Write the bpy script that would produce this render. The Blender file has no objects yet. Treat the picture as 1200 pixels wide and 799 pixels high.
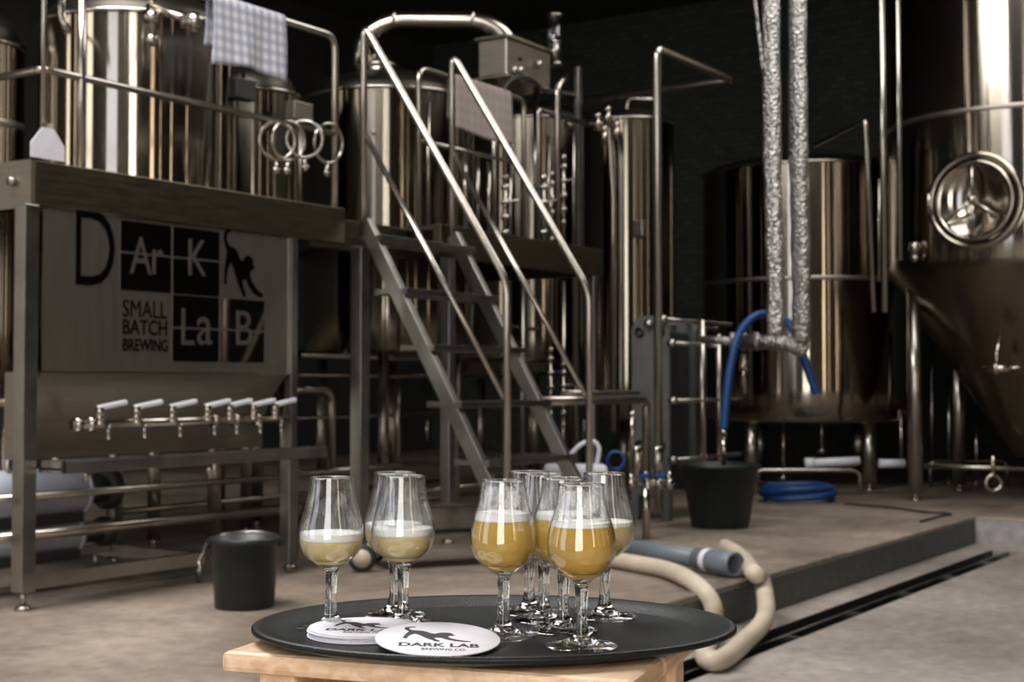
import bpy, bmesh, math, random
from mathutils import Vector, Matrix
random.seed(7)
C = bpy.context.scene.collection
SC = bpy.context.scene
PI = math.pi
V = Vector

# ---------------------------------------------------------------- camera
FPX, CX, CY = 1667.0, 600.0, 399.5
YAW, PITCH, CAMZ = math.radians(33.42), math.radians(1.735), 1.0
f0 = V((math.cos(YAW), math.sin(YAW), 0)); RT = V((math.sin(YAW), -math.cos(YAW), 0)); ZZ = V((0, 0, 1))
FW = f0*math.cos(PITCH) + ZZ*math.sin(PITCH); UP = -f0*math.sin(PITCH) + ZZ*math.cos(PITCH)
CAM = V((0, 0, CAMZ))
cd = bpy.data.cameras.new('camera'); cam = bpy.data.objects.new('camera', cd); C.objects.link(cam)
cam.matrix_world = Matrix(((RT.x, UP.x, -FW.x, CAM.x), (RT.y, UP.y, -FW.y, CAM.y), (RT.z, UP.z, -FW.z, CAM.z), (0, 0, 0, 1)))
cd.sensor_width = 36.0; cd.lens = FPX*36/1200; cd.clip_start = 0.05; cd.clip_end = 100
cd.dof.use_dof = True; cd.dof.focus_distance = 1.42; cd.dof.aperture_fstop = 12.5
SC.camera = cam
# ---------------------------------------------------------------- world, lights, exposure
SC.view_settings.view_transform = 'Standard'; SC.view_settings.look = 'None'
SC.view_settings.exposure = 0.12; SC.view_settings.gamma = 1.0; SC.view_settings.use_curve_mapping = False
w = bpy.data.worlds.new('daylight'); SC.world = w; w.use_nodes = True
w.node_tree.nodes['Background'].inputs[0].default_value = (0.75, 0.87, 1.0, 1)
w.node_tree.nodes['Background'].inputs[1].default_value = 0.6
SC.cycles.caustics_reflective = False; SC.cycles.caustics_refractive = True
SC.cycles.max_bounces = 14; SC.cycles.transparent_max_bounces = 24; SC.cycles.transmission_bounces = 12
SC.cycles.glossy_bounces = 5; SC.cycles.diffuse_bounces = 3
SC.cycles.use_denoising = True; SC.cycles.sample_clamp_indirect = 6

def area(name, loc, target, sx, sy, power, col):
    ld = bpy.data.lights.new(name, 'AREA'); ld.shape = 'RECTANGLE'; ld.size = sx; ld.size_y = sy
    ld.energy = power; ld.color = col
    o = bpy.data.objects.new(name, ld); C.objects.link(o); o.location = loc
    d = (V(target)-V(loc)).normalized()
    x = d.cross(ZZ).normalized(); y = x.cross(d)
    o.matrix_world = Matrix(((x.x, y.x, -d.x, loc[0]), (x.y, y.y, -d.y, loc[1]), (x.z, y.z, -d.z, loc[2]), (0, 0, 0, 1)))
    return o
XF = -2.6                       # the street-side wall behind the photographer, with its open doors
# daylight in the tall doorways of that wall: (centre along the wall, width, watts, colour)
DOORS = [(-1.0, 2.0, 215, (1.0, .95, .88)), (3.4, 1.9, 56, (.84, .85, 1.0)), (7.3, 1.0, 50, (1.0, .88, .74)), (10.2, .35, 9, (1.0, .74, .5)), (12.2, 1.0, 48, (1.0, .88, .72))]
for y, wd, pw, col in DOORS:
    area('door_daylight', (XF, y, 2.8), (5, y, 2.8), wd, 5.6, pw, col)
# overhead light in the hall, plus one added to brighten the far floor
for i, (x, y, sx, sy, pw) in enumerate([(2.6, 4.8, 3.6, 3.2, 620), (9.2, 2.4, 3.6, 3.6, 215)]):
    ld = area('overhead_light', (x, y, 6.15), (x+.001, y, 0), sx, sy, pw, (1.0, .97, .94))
# tall slit windows in the right-hand wall
for i, (x, wd, pw) in enumerate([(-1.1, 1.0, 42), (1.4, .16, 7), (4.4, .22, 10), (8.8, .2, 8)]):
    area('slit_window_daylight', (x, -6.9, 2.9), (x, 0, 2.9), wd, 5.2, pw*1.5, (1.0, 0.74, 0.48))

# ---------------------------------------------------------------- pixel rays -> points on real planes
def ray(px, py): return FW*FPX + RT*(px-CX) + UP*(CY-py)
def PY(px, py, Y): r = ray(px, py); return CAM + r*((Y-CAM.y)/r.y)
def PX(px, py, X): r = ray(px, py); return CAM + r*((X-CAM.x)/r.x)
def PZ(px, py, Z): r = ray(px, py); return CAM + r*((Z-CAM.z)/r.z)
def PD(px, py, d): r = ray(px, py); return CAM + r*(d/r.dot(f0))
def ground(px, d, z=0.0): p = PD(px, 450, d); return V((p.x, p.y, z))

# ---------------------------------------------------------------- materials
MATS = {}
def newmat(name):
    m = bpy.data.materials.new(name); m.use_nodes = True; nt = m.node_tree
    b = nt.nodes['Principled BSDF']; MATS[name] = m
    return m, nt, b
def N(nt, t, **kw):
    n = nt.nodes.new(t)
    for k, v in kw.items(): setattr(n, k, v)
    return n
def plain(name, col, rough=.5, metal=0, noise=0.0, scale=8, bump=0.0, stretch=None, coat=0, rvar=0.0):
    m, nt, b = newmat(name); L = nt.links.new
    b.inputs['Base Color'].default_value = (*col, 1); b.inputs['Roughness'].default_value = rough
    b.inputs['Metallic'].default_value = metal; b.inputs['Coat Weight'].default_value = coat
    tc = N(nt, 'ShaderNodeTexCoord'); mp = N(nt, 'ShaderNodeMapping'); no = N(nt, 'ShaderNodeTexNoise')
    L(tc.outputs['Object'], mp.inputs[0]); L(mp.outputs[0], no.inputs['Vector'])
    if stretch: mp.inputs['Scale'].default_value = stretch
    no.inputs['Scale'].default_value = scale; no.inputs['Detail'].default_value = 6
    if noise:
        cr = N(nt, 'ShaderNodeValToRGB'); L(no.outputs[0], cr.inputs[0])
        cr.color_ramp.elements[0].position = .3; cr.color_ramp.elements[1].position = .7
        cr.color_ramp.elements[0].color = (*[c*(1-noise) for c in col], 1); cr.color_ramp.elements[1].color = (*[min(1, c*(1+noise)) for c in col], 1)
        L(cr.outputs[0], b.inputs['Base Color'])
    if rvar:
        mr = N(nt, 'ShaderNodeMapRange'); L(no.outputs[0], mr.inputs[0])
        mr.inputs['To Min'].default_value = rough-rvar; mr.inputs['To Max'].default_value = rough+rvar
        L(mr.outputs[0], b.inputs['Roughness'])
    if bump:
        bp = N(nt, 'ShaderNodeBump'); bp.inputs['Strength'].default_value = bump; bp.inputs['Distance'].default_value = .01
        L(no.outputs[0], bp.inputs['Height']); L(bp.outputs[0], b.inputs['Normal'])
    return m
STEEL = plain('steel_polished', (.44, .40, .35), .18, 1, .06, 3, .03, rvar=.04)
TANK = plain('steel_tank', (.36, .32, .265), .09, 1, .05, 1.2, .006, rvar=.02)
def spun(m, rough, an=1.0):
    """steel brushed round the vessel: reflections smear up and down"""
    nt = m.node_tree; b = nt.nodes['Principled BSDF']
    for l in list(b.inputs['Roughness'].links)+list(b.inputs['Normal'].links): nt.links.remove(l)
    b.inputs['Roughness'].default_value = rough; b.inputs['Anisotropic'].default_value = an; b.inputs['Anisotropic Rotation'].default_value = .25
    tg = N(nt, 'ShaderNodeTangent', direction_type='RADIAL', axis='Z'); nt.links.new(tg.outputs[0], b.inputs['Tangent'])
    return m
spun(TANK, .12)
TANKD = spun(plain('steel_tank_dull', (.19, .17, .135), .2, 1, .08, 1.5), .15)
TUBE = plain('steel_tube', (.40, .37, .33), .25, 1, .08, 10)
BRUSH = plain('steel_brushed', (.30, .275, .235), .42, 1, .10, 5, .05, (1, 1, 14), rvar=.06)
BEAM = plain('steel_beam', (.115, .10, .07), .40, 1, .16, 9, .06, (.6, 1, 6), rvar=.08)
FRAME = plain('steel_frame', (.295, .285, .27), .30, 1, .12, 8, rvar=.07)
SATIN = plain('steel_sign', (.27, .25, .22), .40, 1, .05, 3, .02, (8, 1, 1), rvar=.03)
MIRROR = plain('steel_mirror', (.32, .30, .27), .05, 1)
DARKST = plain('dark_iron', (.05, .05, .047), .5, .6, .2)
BLACKP = plain('black_rubber_plastic', (.006, .011, .010), .45, 0, .2, 30, .05)
TRAYM = plain('black_tray', (.010, .012, .011), .38, 0, .3, 500, .15)
TRAYM.node_tree.nodes['Principled BSDF'].inputs['Specular IOR Level'].default_value = .22
BLUEH = plain('blue_hose', (.002, .042, .16), .5, 0, .15, 20)
CREAM = plain('cream_hose', (.50, .43, .33), .5, 0, .12, 6, .02)
PVC = plain('grey_pvc', (.13, .155, .18), .45, 0, .1)
WHITEP = plain('white_plastic', (.62, .63, .68), .4, 0, .08)
PAINTG = plain('pump_paint', (.40, .42, .48), .4, 0, .08)
PAPER = plain('coaster_board', (.80, .79, .86), .85, 0, .04, 60)
INK = plain('black_ink', (.015, .015, .018), .6)
ETCH = plain('black_etch', (.012, .012, .011), .3, 1)
WOOD = None
def wood():
    m, nt, b = newmat('beech_wood'); L = nt.links.new
    tc = N(nt, 'ShaderNodeTexCoord'); mp = N(nt, 'ShaderNodeMapping'); mp.inputs['Scale'].default_value = (1.5, 14, 22)
    no = N(nt, 'ShaderNodeTexNoise'); no.inputs['Scale'].default_value = 4; no.inputs['Detail'].default_value = 8; no.inputs['Distortion'].default_value = .6
    cr = N(nt, 'ShaderNodeValToRGB'); cr.color_ramp.elements[0].position = .3; cr.color_ramp.elements[1].position = .72
    cr.color_ramp.elements[0].color = (.60, .37, .21, 1); cr.color_ramp.elements[1].color = (.84, .62, .42, 1)
    L(tc.outputs['Object'], mp.inputs[0]); L(mp.outputs[0], no.inputs['Vector']); L(no.outputs[0], cr.inputs[0]); L(cr.outputs[0], b.inputs['Base Color'])
    b.inputs['Roughness'].default_value = .5
    return m
WOOD = wood()
def concrete(name, c1, c2, rough, c3=None):
    m, nt, b = newmat(name); L = nt.links.new
    tc = N(nt, 'ShaderNodeTexCoord')
    n1 = N(nt, 'ShaderNodeTexNoise'); n1.inputs['Scale'].default_value = .9; n1.inputs['Detail'].default_value = 8; n1.inputs['Roughness'].default_value = .62
    n2 = N(nt, 'ShaderNodeTexNoise'); n2.inputs['Scale'].default_value = 14; n2.inputs['Detail'].default_value = 8
    L(tc.outputs['Object'], n1.inputs['Vector']); L(tc.outputs['Object'], n2.inputs['Vector'])
    cr = N(nt, 'ShaderNodeValToRGB'); cr.color_ramp.elements[0].position = .32; cr.color_ramp.elements[1].position = .68
    cr.color_ramp.elements[0].color = (*c1, 1); cr.color_ramp.elements[1].color = (*c2, 1)
    L(n1.outputs[0], cr.inputs[0])
    mx = N(nt, 'ShaderNodeMixRGB', blend_type='MULTIPLY'); mx.inputs[0].default_value = .55
    cr2 = N(nt, 'ShaderNodeValToRGB'); cr2.color_ramp.elements[0].color = (.45, .45, .45, 1); cr2.color_ramp.elements[1].color = (1.2, 1.2, 1.2, 1)
    cr2.color_ramp.elements[0].position = .25; cr2.color_ramp.elements[1].position = .7
    L(n2.outputs[0], cr2.inputs[0]); L(cr.outputs[0], mx.inputs[1]); L(cr2.outputs[0], mx.inputs[2]); L(mx.outputs[0], b.inputs['Base Color'])
    mr = N(nt, 'ShaderNodeMapRange'); mr.inputs['To Min'].default_value = rough-.18; mr.inputs['To Max'].default_value = rough+.15
    L(n1.outputs[0], mr.inputs[0]); L(mr.outputs[0], b.inputs['Roughness'])
    bp = N(nt, 'ShaderNodeBump'); bp.inputs['Strength'].default_value = .15; bp.inputs['Distance'].default_value = .01
    L(n2.outputs[0], bp.inputs['Height']); L(bp.outputs[0], b.inputs['Normal'])
    return m
FLOORU = concrete('concrete_floor', (.115, .087, .066), (.325, .262, .212), .55)
FLOORL = concrete('concrete_floor_smooth', (.19, .16, .14), (.36, .315, .28), .6)
KERBM = concrete('kerb_paint', (.055, .065, .058), (.085, .095, .085), .55)
KERB_LIT = concrete('kerb_lit_return', (.30, .30, .30), (.40, .39, .38), .6)
def brick():
    m, nt, b = newmat('dark_brick'); L = nt.links.new
    tc = N(nt, 'ShaderNodeTexCoord'); mp = N(nt, 'ShaderNodeMapping'); mp.inputs['Rotation'].default_value = (PI/2, 0, 0)
    sx = N(nt, 'ShaderNodeSeparateXYZ'); cb = N(nt, 'ShaderNodeCombineXYZ'); ad = N(nt, 'ShaderNodeMath', operation='ADD')
    br = N(nt, 'ShaderNodeTexBrick'); br.inputs['Scale'].default_value = 3.2
    br.inputs['Color1'].default_value = (.038, .042, .030, 1); br.inputs['Color2'].default_value = (.022, .027, .019, 1); br.inputs['Mortar'].default_value = (.010, .011, .009, 1)
    L(tc.outputs['Object'], sx.inputs[0]); L(sx.outputs[0], ad.inputs[0]); L(sx.outputs[1], ad.inputs[1]); L(ad.outputs[0], cb.inputs[0]); L(sx.outputs[2], cb.inputs[1])
    L(cb.outputs[0], br.inputs['Vector']); L(br.outputs[0], b.inputs['Base Color']); b.inputs['Roughness'].default_value = .8
    bp = N(nt, 'ShaderNodeBump'); bp.inputs['Strength'].default_value = .5; L(br.outputs['Fac'], bp.inputs['Height']); L(bp.outputs[0], b.inputs['Normal'])
    return m
BRICK = brick()
DARKW = plain('dark_painted_wall', (.03, .03, .025), .8, 0, .3, 2)
def foil():
    m, nt, b = newmat('crinkled_foil'); L = nt.links.new
    b.inputs['Base Color'].default_value = (.44, .425, .41, 1); b.inputs['Metallic'].default_value = 1; b.inputs['Roughness'].default_value = .30
    tc = N(nt, 'ShaderNodeTexCoord'); vo = N(nt, 'ShaderNodeTexVoronoi'); vo.inputs['Scale'].default_value = 55
    no = N(nt, 'ShaderNodeTexNoise'); no.inputs['Scale'].default_value = 22; no.inputs['Detail'].default_value = 5
    ad = N(nt, 'ShaderNodeMath', operation='ADD'); L(tc.outputs['Object'], vo.inputs['Vector']); L(tc.outputs['Object'], no.inputs['Vector'])
    L(vo.outputs[0], ad.inputs[0]); L(no.outputs[0], ad.inputs[1])
    bp = N(nt, 'ShaderNodeBump'); bp.inputs['Strength'].default_value = .9; bp.inputs['Distance'].default_value = .014
    L(ad.outputs[0], bp.inputs['Height']); L(bp.outputs[0], b.inputs['Normal'])
    return m
FOIL = foil()
def plaid(name, base, c2, c3, sc):
    m, nt, b = newmat(name); L = nt.links.new
    tc = N(nt, 'ShaderNodeTexCoord'); b.inputs['Roughness'].default_value = .95
    prev = None
    for ax, colr in (('X', c2), ('Z', c3)):
        wv = N(nt, 'ShaderNodeTexWave', wave_type='BANDS', bands_direction=ax); wv.inputs['Scale'].default_value = sc
        L(tc.outputs['Object'], wv.inputs['Vector'])
        mx = N(nt, 'ShaderNodeMixRGB'); mx.inputs[2].default_value = (*colr, 1)
        ml = N(nt, 'ShaderNodeMath', operation='MULTIPLY'); ml.inputs[1].default_value = .6
        L(wv.outputs['Fac'], ml.inputs[0]); L(ml.outputs[0], mx.inputs[0])
        if prev: L(prev.outputs[0], mx.inputs[1])
        else: mx.inputs[1].default_value = (*base, 1)
        prev = mx
    L(prev.outputs[0], b.inputs['Base Color'])
    return m
PLAID = plaid('blue_plaid_cloth', (.62, .60, .60), (.13, .17, .27), (.20, .23, .32), 5.5)
TOWEL = plaid('pinkish_towel_cloth', (.30, .25, .235), (.22, .19, .18), (.32, .27, .26), 4)

def thin_glass():
    m, nt, b = newmat('thin_glass'); nt.nodes.remove(b); L = nt.links.new
    out = nt.nodes['Material Output']; tr = N(nt, 'ShaderNodeBsdfTransparent'); tr.inputs[0].default_value = (.965, .97, .97, 1)
    gl = N(nt, 'ShaderNodeBsdfGlossy'); gl.inputs['Roughness'].default_value = .02
    lw = N(nt, 'ShaderNodeLayerWeight'); lw.inputs[0].default_value = .5
    pw_ = N(nt, 'ShaderNodeMath', operation='POWER'); pw_.inputs[1].default_value = 3.0; L(lw.outputs['Facing'], pw_.inputs[0])
    ml = N(nt, 'ShaderNodeMath', operation='MULTIPLY_ADD'); ml.inputs[1].default_value = .9; ml.inputs[2].default_value = .06; ml.use_clamp = True
    L(pw_.outputs[0], ml.inputs[0]); mx = N(nt, 'ShaderNodeMixShader'); L(ml.outputs[0], mx.inputs[0]); L(tr.outputs[0], mx.inputs[1]); L(gl.outputs[0], mx.inputs[2]); L(mx.outputs[0], out.inputs[0])
    return m
THIN = thin_glass()
m, nt, b = newmat('solid_glass'); b.inputs['Base Color'].default_value = (.97, .98, .97, 1); b.inputs['Roughness'].default_value = .01; b.inputs['IOR'].default_value = 1.5; b.inputs['Transmission Weight'].default_value = 1
SOLID = m
def beer(name, col, clear, trans):
    m, nt, b = newmat(name); L = nt.links.new; out = nt.nodes['Material Output']
    b.inputs['Base Color'].default_value = (*col, 1); b.inputs['Roughness'].default_value = .03; b.inputs['IOR'].default_value = 1.34; b.inputs['Transmission Weight'].default_value = 1
    df = N(nt, 'ShaderNodeBsdfDiffuse'); df.inputs[0].default_value = (*trans, 1)
    tl = N(nt, 'ShaderNodeBsdfTranslucent'); tl.inputs[0].default_value = (*trans, 1)
    tc = N(nt, 'ShaderNodeTexCoord'); no = N(nt, 'ShaderNodeTexNoise'); no.inputs['Scale'].default_value = 45; no.inputs['Detail'].default_value = 3
    L(tc.outputs['Object'], no.inputs['Vector'])
    mr = N(nt, 'ShaderNodeMapRange'); mr.inputs['To Min'].default_value = clear-.12; mr.inputs['To Max'].default_value = min(1, clear+.12); L(no.outputs[0], mr.inputs[0])
    m1 = N(nt, 'ShaderNodeMixShader'); m1.inputs[0].default_value = .25; L(df.outputs[0], m1.inputs[1]); L(tl.outputs[0], m1.inputs[2])
    m2 = N(nt, 'ShaderNodeMixShader'); L(mr.outputs[0], m2.inputs[0]); L(m1.outputs[0], m2.inputs[1]); L(b.outputs[0], m2.inputs[2]); L(m2.outputs[0], out.inputs[0])
    return m
HAZY = beer('hazy_beer', (1.0, .80, .42), .13, (1.0, .80, .40))
CLEAR = beer('clear_beer', (1.0, .78, .34), .42, (1.0, .68, .18))
m, nt, b = newmat('foam'); b.inputs['Base Color'].default_value = (.96, .95, .92, 1); b.inputs['Roughness'].default_value = .7; b.inputs['Subsurface Weight'].default_value = .0
FOAM = m
def lacing(name, lo, hi, amount):
    m, nt, b = newmat(name); L = nt.links.new; out = nt.nodes['Material Output']
    b.inputs['Base Color'].default_value = (.92, .92, .92, 1); b.inputs['Roughness'].default_value = .6
    tr = N(nt, 'ShaderNodeBsdfTransparent'); tc = N(nt, 'ShaderNodeTexCoord')
    mp = N(nt, 'ShaderNodeMapping'); mp.inputs['Scale'].default_value = (1, 1, .55); no = N(nt, 'ShaderNodeTexNoise'); no.inputs['Scale'].default_value = 120; no.inputs['Detail'].default_value = 5
    L(tc.outputs['Object'], mp.inputs[0]); L(mp.outputs[0], no.inputs['Vector'])
    cr = N(nt, 'ShaderNodeValToRGB'); cr.color_ramp.elements[0].position = lo; cr.color_ramp.elements[1].position = hi
    cr.color_ramp.elements[0].color = (.015, .015, .015, 1); cr.color_ramp.elements[1].color = (amount, amount, amount, 1)
    L(no.outputs[0], cr.inputs[0]); mx = N(nt, 'ShaderNodeMixShader'); L(cr.outputs[0], mx.inputs[0]); L(tr.outputs[0], mx.inputs[1]); L(b.outputs[0], mx.inputs[2]); L(mx.outputs[0], out.inputs[0])
    return m
LACE = lacing('foam_lacing', .44, .60, .52)
LACE2 = lacing('foam_lacing_faint', .52, .7, .22)

# ---------------------------------------------------------------- mesh helpers
class MB:
    def __init__(s): s.bm = bmesh.new()
    def box(s, lo, hi, bevel=0, rot=None, at=None):
        """axis box from corner to corner; rot (Matrix) about its centre"""
        lo, hi = V(lo), V(hi); c = (lo+hi)/2; h = (hi-lo)/2
        vs = []
        for sx in (-1, 1):
            for sy in (-1, 1):
                for sz in (-1, 1):
                    p = V((h.x*sx, h.y*sy, h.z*sz))
                    if rot: p = rot @ p
                    vs.append(s.bm.verts.new(c+p))
        F = [(0, 1, 3, 2), (4, 6, 7, 5), (0, 4, 5, 1), (2, 3, 7, 6), (0, 2, 6, 4), (1, 5, 7, 3)]
        fs = [s.bm.faces.new([vs[i] for i in f]) for f in F]
        if bevel:
            es = list({e for f in fs for e in f.edges})
            bmesh.ops.bevel(s.bm, geom=es, offset=bevel, segments=2, affect='EDGES', profile=.5)
        return s
    def beam(s, a, b, wx, h, up=ZZ, bevel=0.004):
        """rectangular bar from a to b; wx across, h along up"""
        a, b = V(a), V(b); d = (b-a); L = d.length; d.normalize()
        x = d.cross(up).normalized(); u = x.cross(d)
        R = Matrix((x, d, u)).transposed()
        c = (a+b)/2
        return s.box(c-V((wx/2, L/2, h/2)), c+V((wx/2, L/2, h/2)), bevel, R)
    def tube(s, pts, r, seg=12, fillet=0.0, closed=False, cap=True, rfun=None, smooth=False):
        pts = [V(p) for p in pts]
        if fillet and len(pts) > 2 and not closed:
            out = [pts[0]]
            for i in range(1, len(pts)-1):
                a, p, b = pts[i-1], pts[i], pts[i+1]
                da, db = (a-p), (b-p); la, lb = da.length, db.length; da.normalize(); db.normalize()
                fl = min(fillet, la*.49, lb*.49)
                p0, p1 = p+da*fl, p+db*fl
                for k in range(7):
                    t = k/6; out.append(p0*(1-t)**2 + p*2*t*(1-t) + p1*t*t)
            out.append(pts[-1]); pts = out
        if smooth: pts = catmull(pts, closed)
        n = len(pts); rings = []
        T = []
        for i in range(n):
            if closed: t = pts[(i+1) % n]-pts[i-1]
            else: t = pts[min(i+1, n-1)]-pts[max(i-1, 0)]
            T.append(t.normalized())
        ref = ZZ if abs(T[0].z) < .9 else V((1, 0, 0))
        nrm = T[0].cross(ref).normalized()
        for i in range(n):
            nrm = (nrm - T[i]*nrm.dot(T[i])).normalized(); bn = T[i].cross(nrm)
            rr = r*(rfun(i/max(1, n-1)) if rfun else 1)
            rings.append([s.bm.verts.new(pts[i] + nrm*rr*math.cos(2*PI*k/seg) + bn*rr*math.sin(2*PI*k/seg)) for k in range(seg)])
        m = n if closed else n-1
        for i in range(m):
            A, B = rings[i], rings[(i+1) % n]
            for k in range(seg):
                f = s.bm.faces.new((A[k], A[(k+1) % seg], B[(k+1) % seg], B[k])); f.smooth = True
        if cap and not closed:
            s.bm.faces.new(list(reversed(rings[0]))); s.bm.faces.new(rings[-1])
        return s
    def lathe(s, prof, c, axis=ZZ, seg=48, ang=2*PI, closed_prof=False, sx=1.0, sy=1.0, xdir=None):
        """prof: list of (radius, height) along axis"""
        c = V(c); ax = V(axis).normalized(); x = V(xdir) if xdir else (V((1, 0, 0)) if abs(ax.x) < .9 else V((0, 1, 0)))
        x = (x-ax*x.dot(ax)).normalized(); y = ax.cross(x); full = abs(ang-2*PI) < 1e-6
        cols = []
        nseg = seg if full else seg+1
        poles = {}
        for k in range(nseg):
            a = ang*k/seg; d = x*math.cos(a)*sx + y*math.sin(a)*sy; col = []
            for i, (r, h) in enumerate(prof):
                if r < 1e-7:
                    if i not in poles: poles[i] = s.bm.verts.new(c+ax*h)
                    col.append(poles[i])
                else: col.append(s.bm.verts.new(c+d*r+ax*h))
            cols.append(col)
        m = nseg if full else nseg-1
        np_ = len(prof)
        for k in range(m):
            A, B = cols[k], cols[(k+1) % nseg]
            for i in range(np_ if closed_prof else np_-1):
                j = (i+1) % np_
                q = []
                for v_ in (A[i], B[i], B[j], A[j]):
                    if v_ not in q: q.append(v_)
                if len(q) > 2:
                    try: f = s.bm.faces.new(q); f.smooth = True
                    except ValueError: pass
        return s
    def cyl(s, a, b, r, r2=None, seg=24, bev=0.0):
        a, b = V(a), V(b); L = (b-a).length; r2 = r if r2 is None else r2
        return s.lathe([(0, 0), (r-bev, 0), (r, bev), (r2, L-bev), (r2-bev, L), (0, L)] if bev else [(0, 0), (r, 0), (r2, L), (0, L)], a, b-a, seg)
    def poly(s, pts, n, th):
        """extruded polygon: pts 3-D, n direction, th thickness"""
        n = V(n).normalized()*th
        a = [s.bm.verts.new(V(p)) for p in pts]; b_ = [s.bm.verts.new(V(p)+n) for p in pts]
        s.bm.faces.new(a); s.bm.faces.new(list(reversed(b_)))
        for i in range(len(a)):
            j = (i+1) % len(a); s.bm.faces.new((a[j], a[i], b_[i], b_[j]))
        return s
    def ball(s, c, r, seg=16):
        return s.lathe([(0 if i in (0, 10) else r*math.sin(PI*i/10), -r*math.cos(PI*i/10)) for i in range(11)], c, ZZ, seg)
def catmull(pts, closed=False, k=8):
    out = []; n = len(pts)
    for i in range(n if closed else n-1):
        g = (lambda j: pts[j % n]) if closed else (lambda j: pts[max(0, min(n-1, j))])
        p0, p1, p2, p3 = g(i-1), g(i), g(i+1), g(i+2)
        for q in range(k):
            t = q/k
            out.append(.5*((2*p1)+(p2-p0)*t+(2*p0-5*p1+4*p2-p3)*t*t+(3*p1-p0-3*p2+p3)*t**3))
    if not closed: out.append(pts[-1])
    return out
WL = {}
def link_obj(name, me, mat, parent, origin):
    o = bpy.data.objects.new(name, me); me.name = name
    if mat: me.materials.append(mat)
    C.objects.link(o)
    if parent:
        o.parent = parent; o.location = V(origin)-WL[parent.name]
    else: o.location = origin
    WL[o.name] = V(origin)
    return o
def obj(name, mb, mat, parent=None, label=None):
    bm = mb.bm; bmesh.ops.recalc_face_normals(bm, faces=bm.faces[:])
    lo = V((min(v.co[i] for v in bm.verts) for i in range(3))); hi = V((max(v.co[i] for v in bm.verts) for i in range(3)))
    org = WL[parent.name] if parent else V(((lo.x+hi.x)/2, (lo.y+hi.y)/2, lo.z))
    bmesh.ops.translate(bm, verts=bm.verts[:], vec=-org)
    me = bpy.data.meshes.new(name); bm.to_mesh(me); bm.free()
    o = link_obj(name, me, mat, parent, org)
    if label: o['label'] = label
    return o
def tag(o, label, cat, group=None):
    o['label'] = label; o['category'] = cat
    if group: o['group'] = group
    return o
def thing(name, label, cat, loc, group=None):
    o = bpy.data.objects.new(name, None); C.objects.link(o); o.location = loc; WL[o.name] = V(loc); o.empty_display_size = .1
    return tag(o, label, cat, group)
def struct(name, mb, mat):
    o = obj(name, mb, mat); o['kind'] = 'structure'; return o
def dup(root):
    r = root.copy(); C.objects.link(r); WL[r.name] = V(r.location)
    for ch in list(root.children):
        c = ch.copy(); C.objects.link(c); c.parent = r
        for g in ch.children:
            d = g.copy(); C.objects.link(d); d.parent = c
    return r
def text_bm(s, xs, ys, size, bold=0.0, extr=0.001, origin=(0, 0, 0), xd=V((1, 0, 0)), yd=ZZ, mb=None, align='LEFT', width=None, height=None):
    """raised lettering: fitted to width/height when given"""
    cu = bpy.data.curves.new('txt', 'FONT'); cu.body = s; cu.size = 1; cu.offset = bold; cu.extrude = .5; cu.resolution_u = 4
    o = bpy.data.objects.new('txt', cu); C.objects.link(o)
    dg = bpy.context.evaluated_depsgraph_get(); me = bpy.data.meshes.new_from_object(o.evaluated_get(dg))
    C.objects.unlink(o); bpy.data.objects.remove(o); bpy.data.curves.remove(cu)
    mb = mb or MB()
    vs = [v.co.copy() for v in me.vertices]
    x0, x1 = min(v.x for v in vs), max(v.x for v in vs); y0, y1 = min(v.y for v in vs), max(v.y for v in vs)
    kx = width/(x1-x0); ky = height/(y1-y0)
    xd, yd = V(xd).normalized(), V(yd).normalized(); n = xd.cross(yd)
    nv = [mb.bm.verts.new(V(origin)+xd*((v.x-x0)*kx)+yd*((v.y-y0)*ky)+n*(v.z+.5)*extr) for v in vs]
    for p in me.polygons:
        try: mb.bm.faces.new([nv[i] for i in p.vertices])
        except ValueError: pass
    bpy.data.meshes.remove(me)
    return mb
# beast of the logo: outline in a unit box (x right, y up), tail up at left, stretching down to the right
BEAST = [(.06, .97), (.12, .99), (.17, .97), (.17, .94), (.11, .93), (.07, .88), (.08, .80), (.13, .74), (.20, .72), (.29, .70), (.35, .64), (.40, .56), (.47, .52),
         (.50, .57), (.55, .61), (.62, .62), (.69, .60), (.73, .55), (.73, .49), (.77, .46), (.74, .42), (.68, .40), (.66, .34), (.70, .24), (.80, .15), (.93, .08), (1.0, .06),
         (.98, .01), (.90, .01), (.76, .06), (.64, .15), (.57, .25), (.50, .27), (.46, .22), (.50, .12), (.56, .04), (.54, .0), (.49, .0), (.44, .08), (.36, .19), (.30, .30),
         (.24, .42), (.17, .50), (.10, .38), (.07, .22), (.08, .18), (.04, .16), (.01, .18), (.02, .36), (.05, .52), (.08, .66), (.03, .74), (.0, .84), (.01, .92)]

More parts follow.
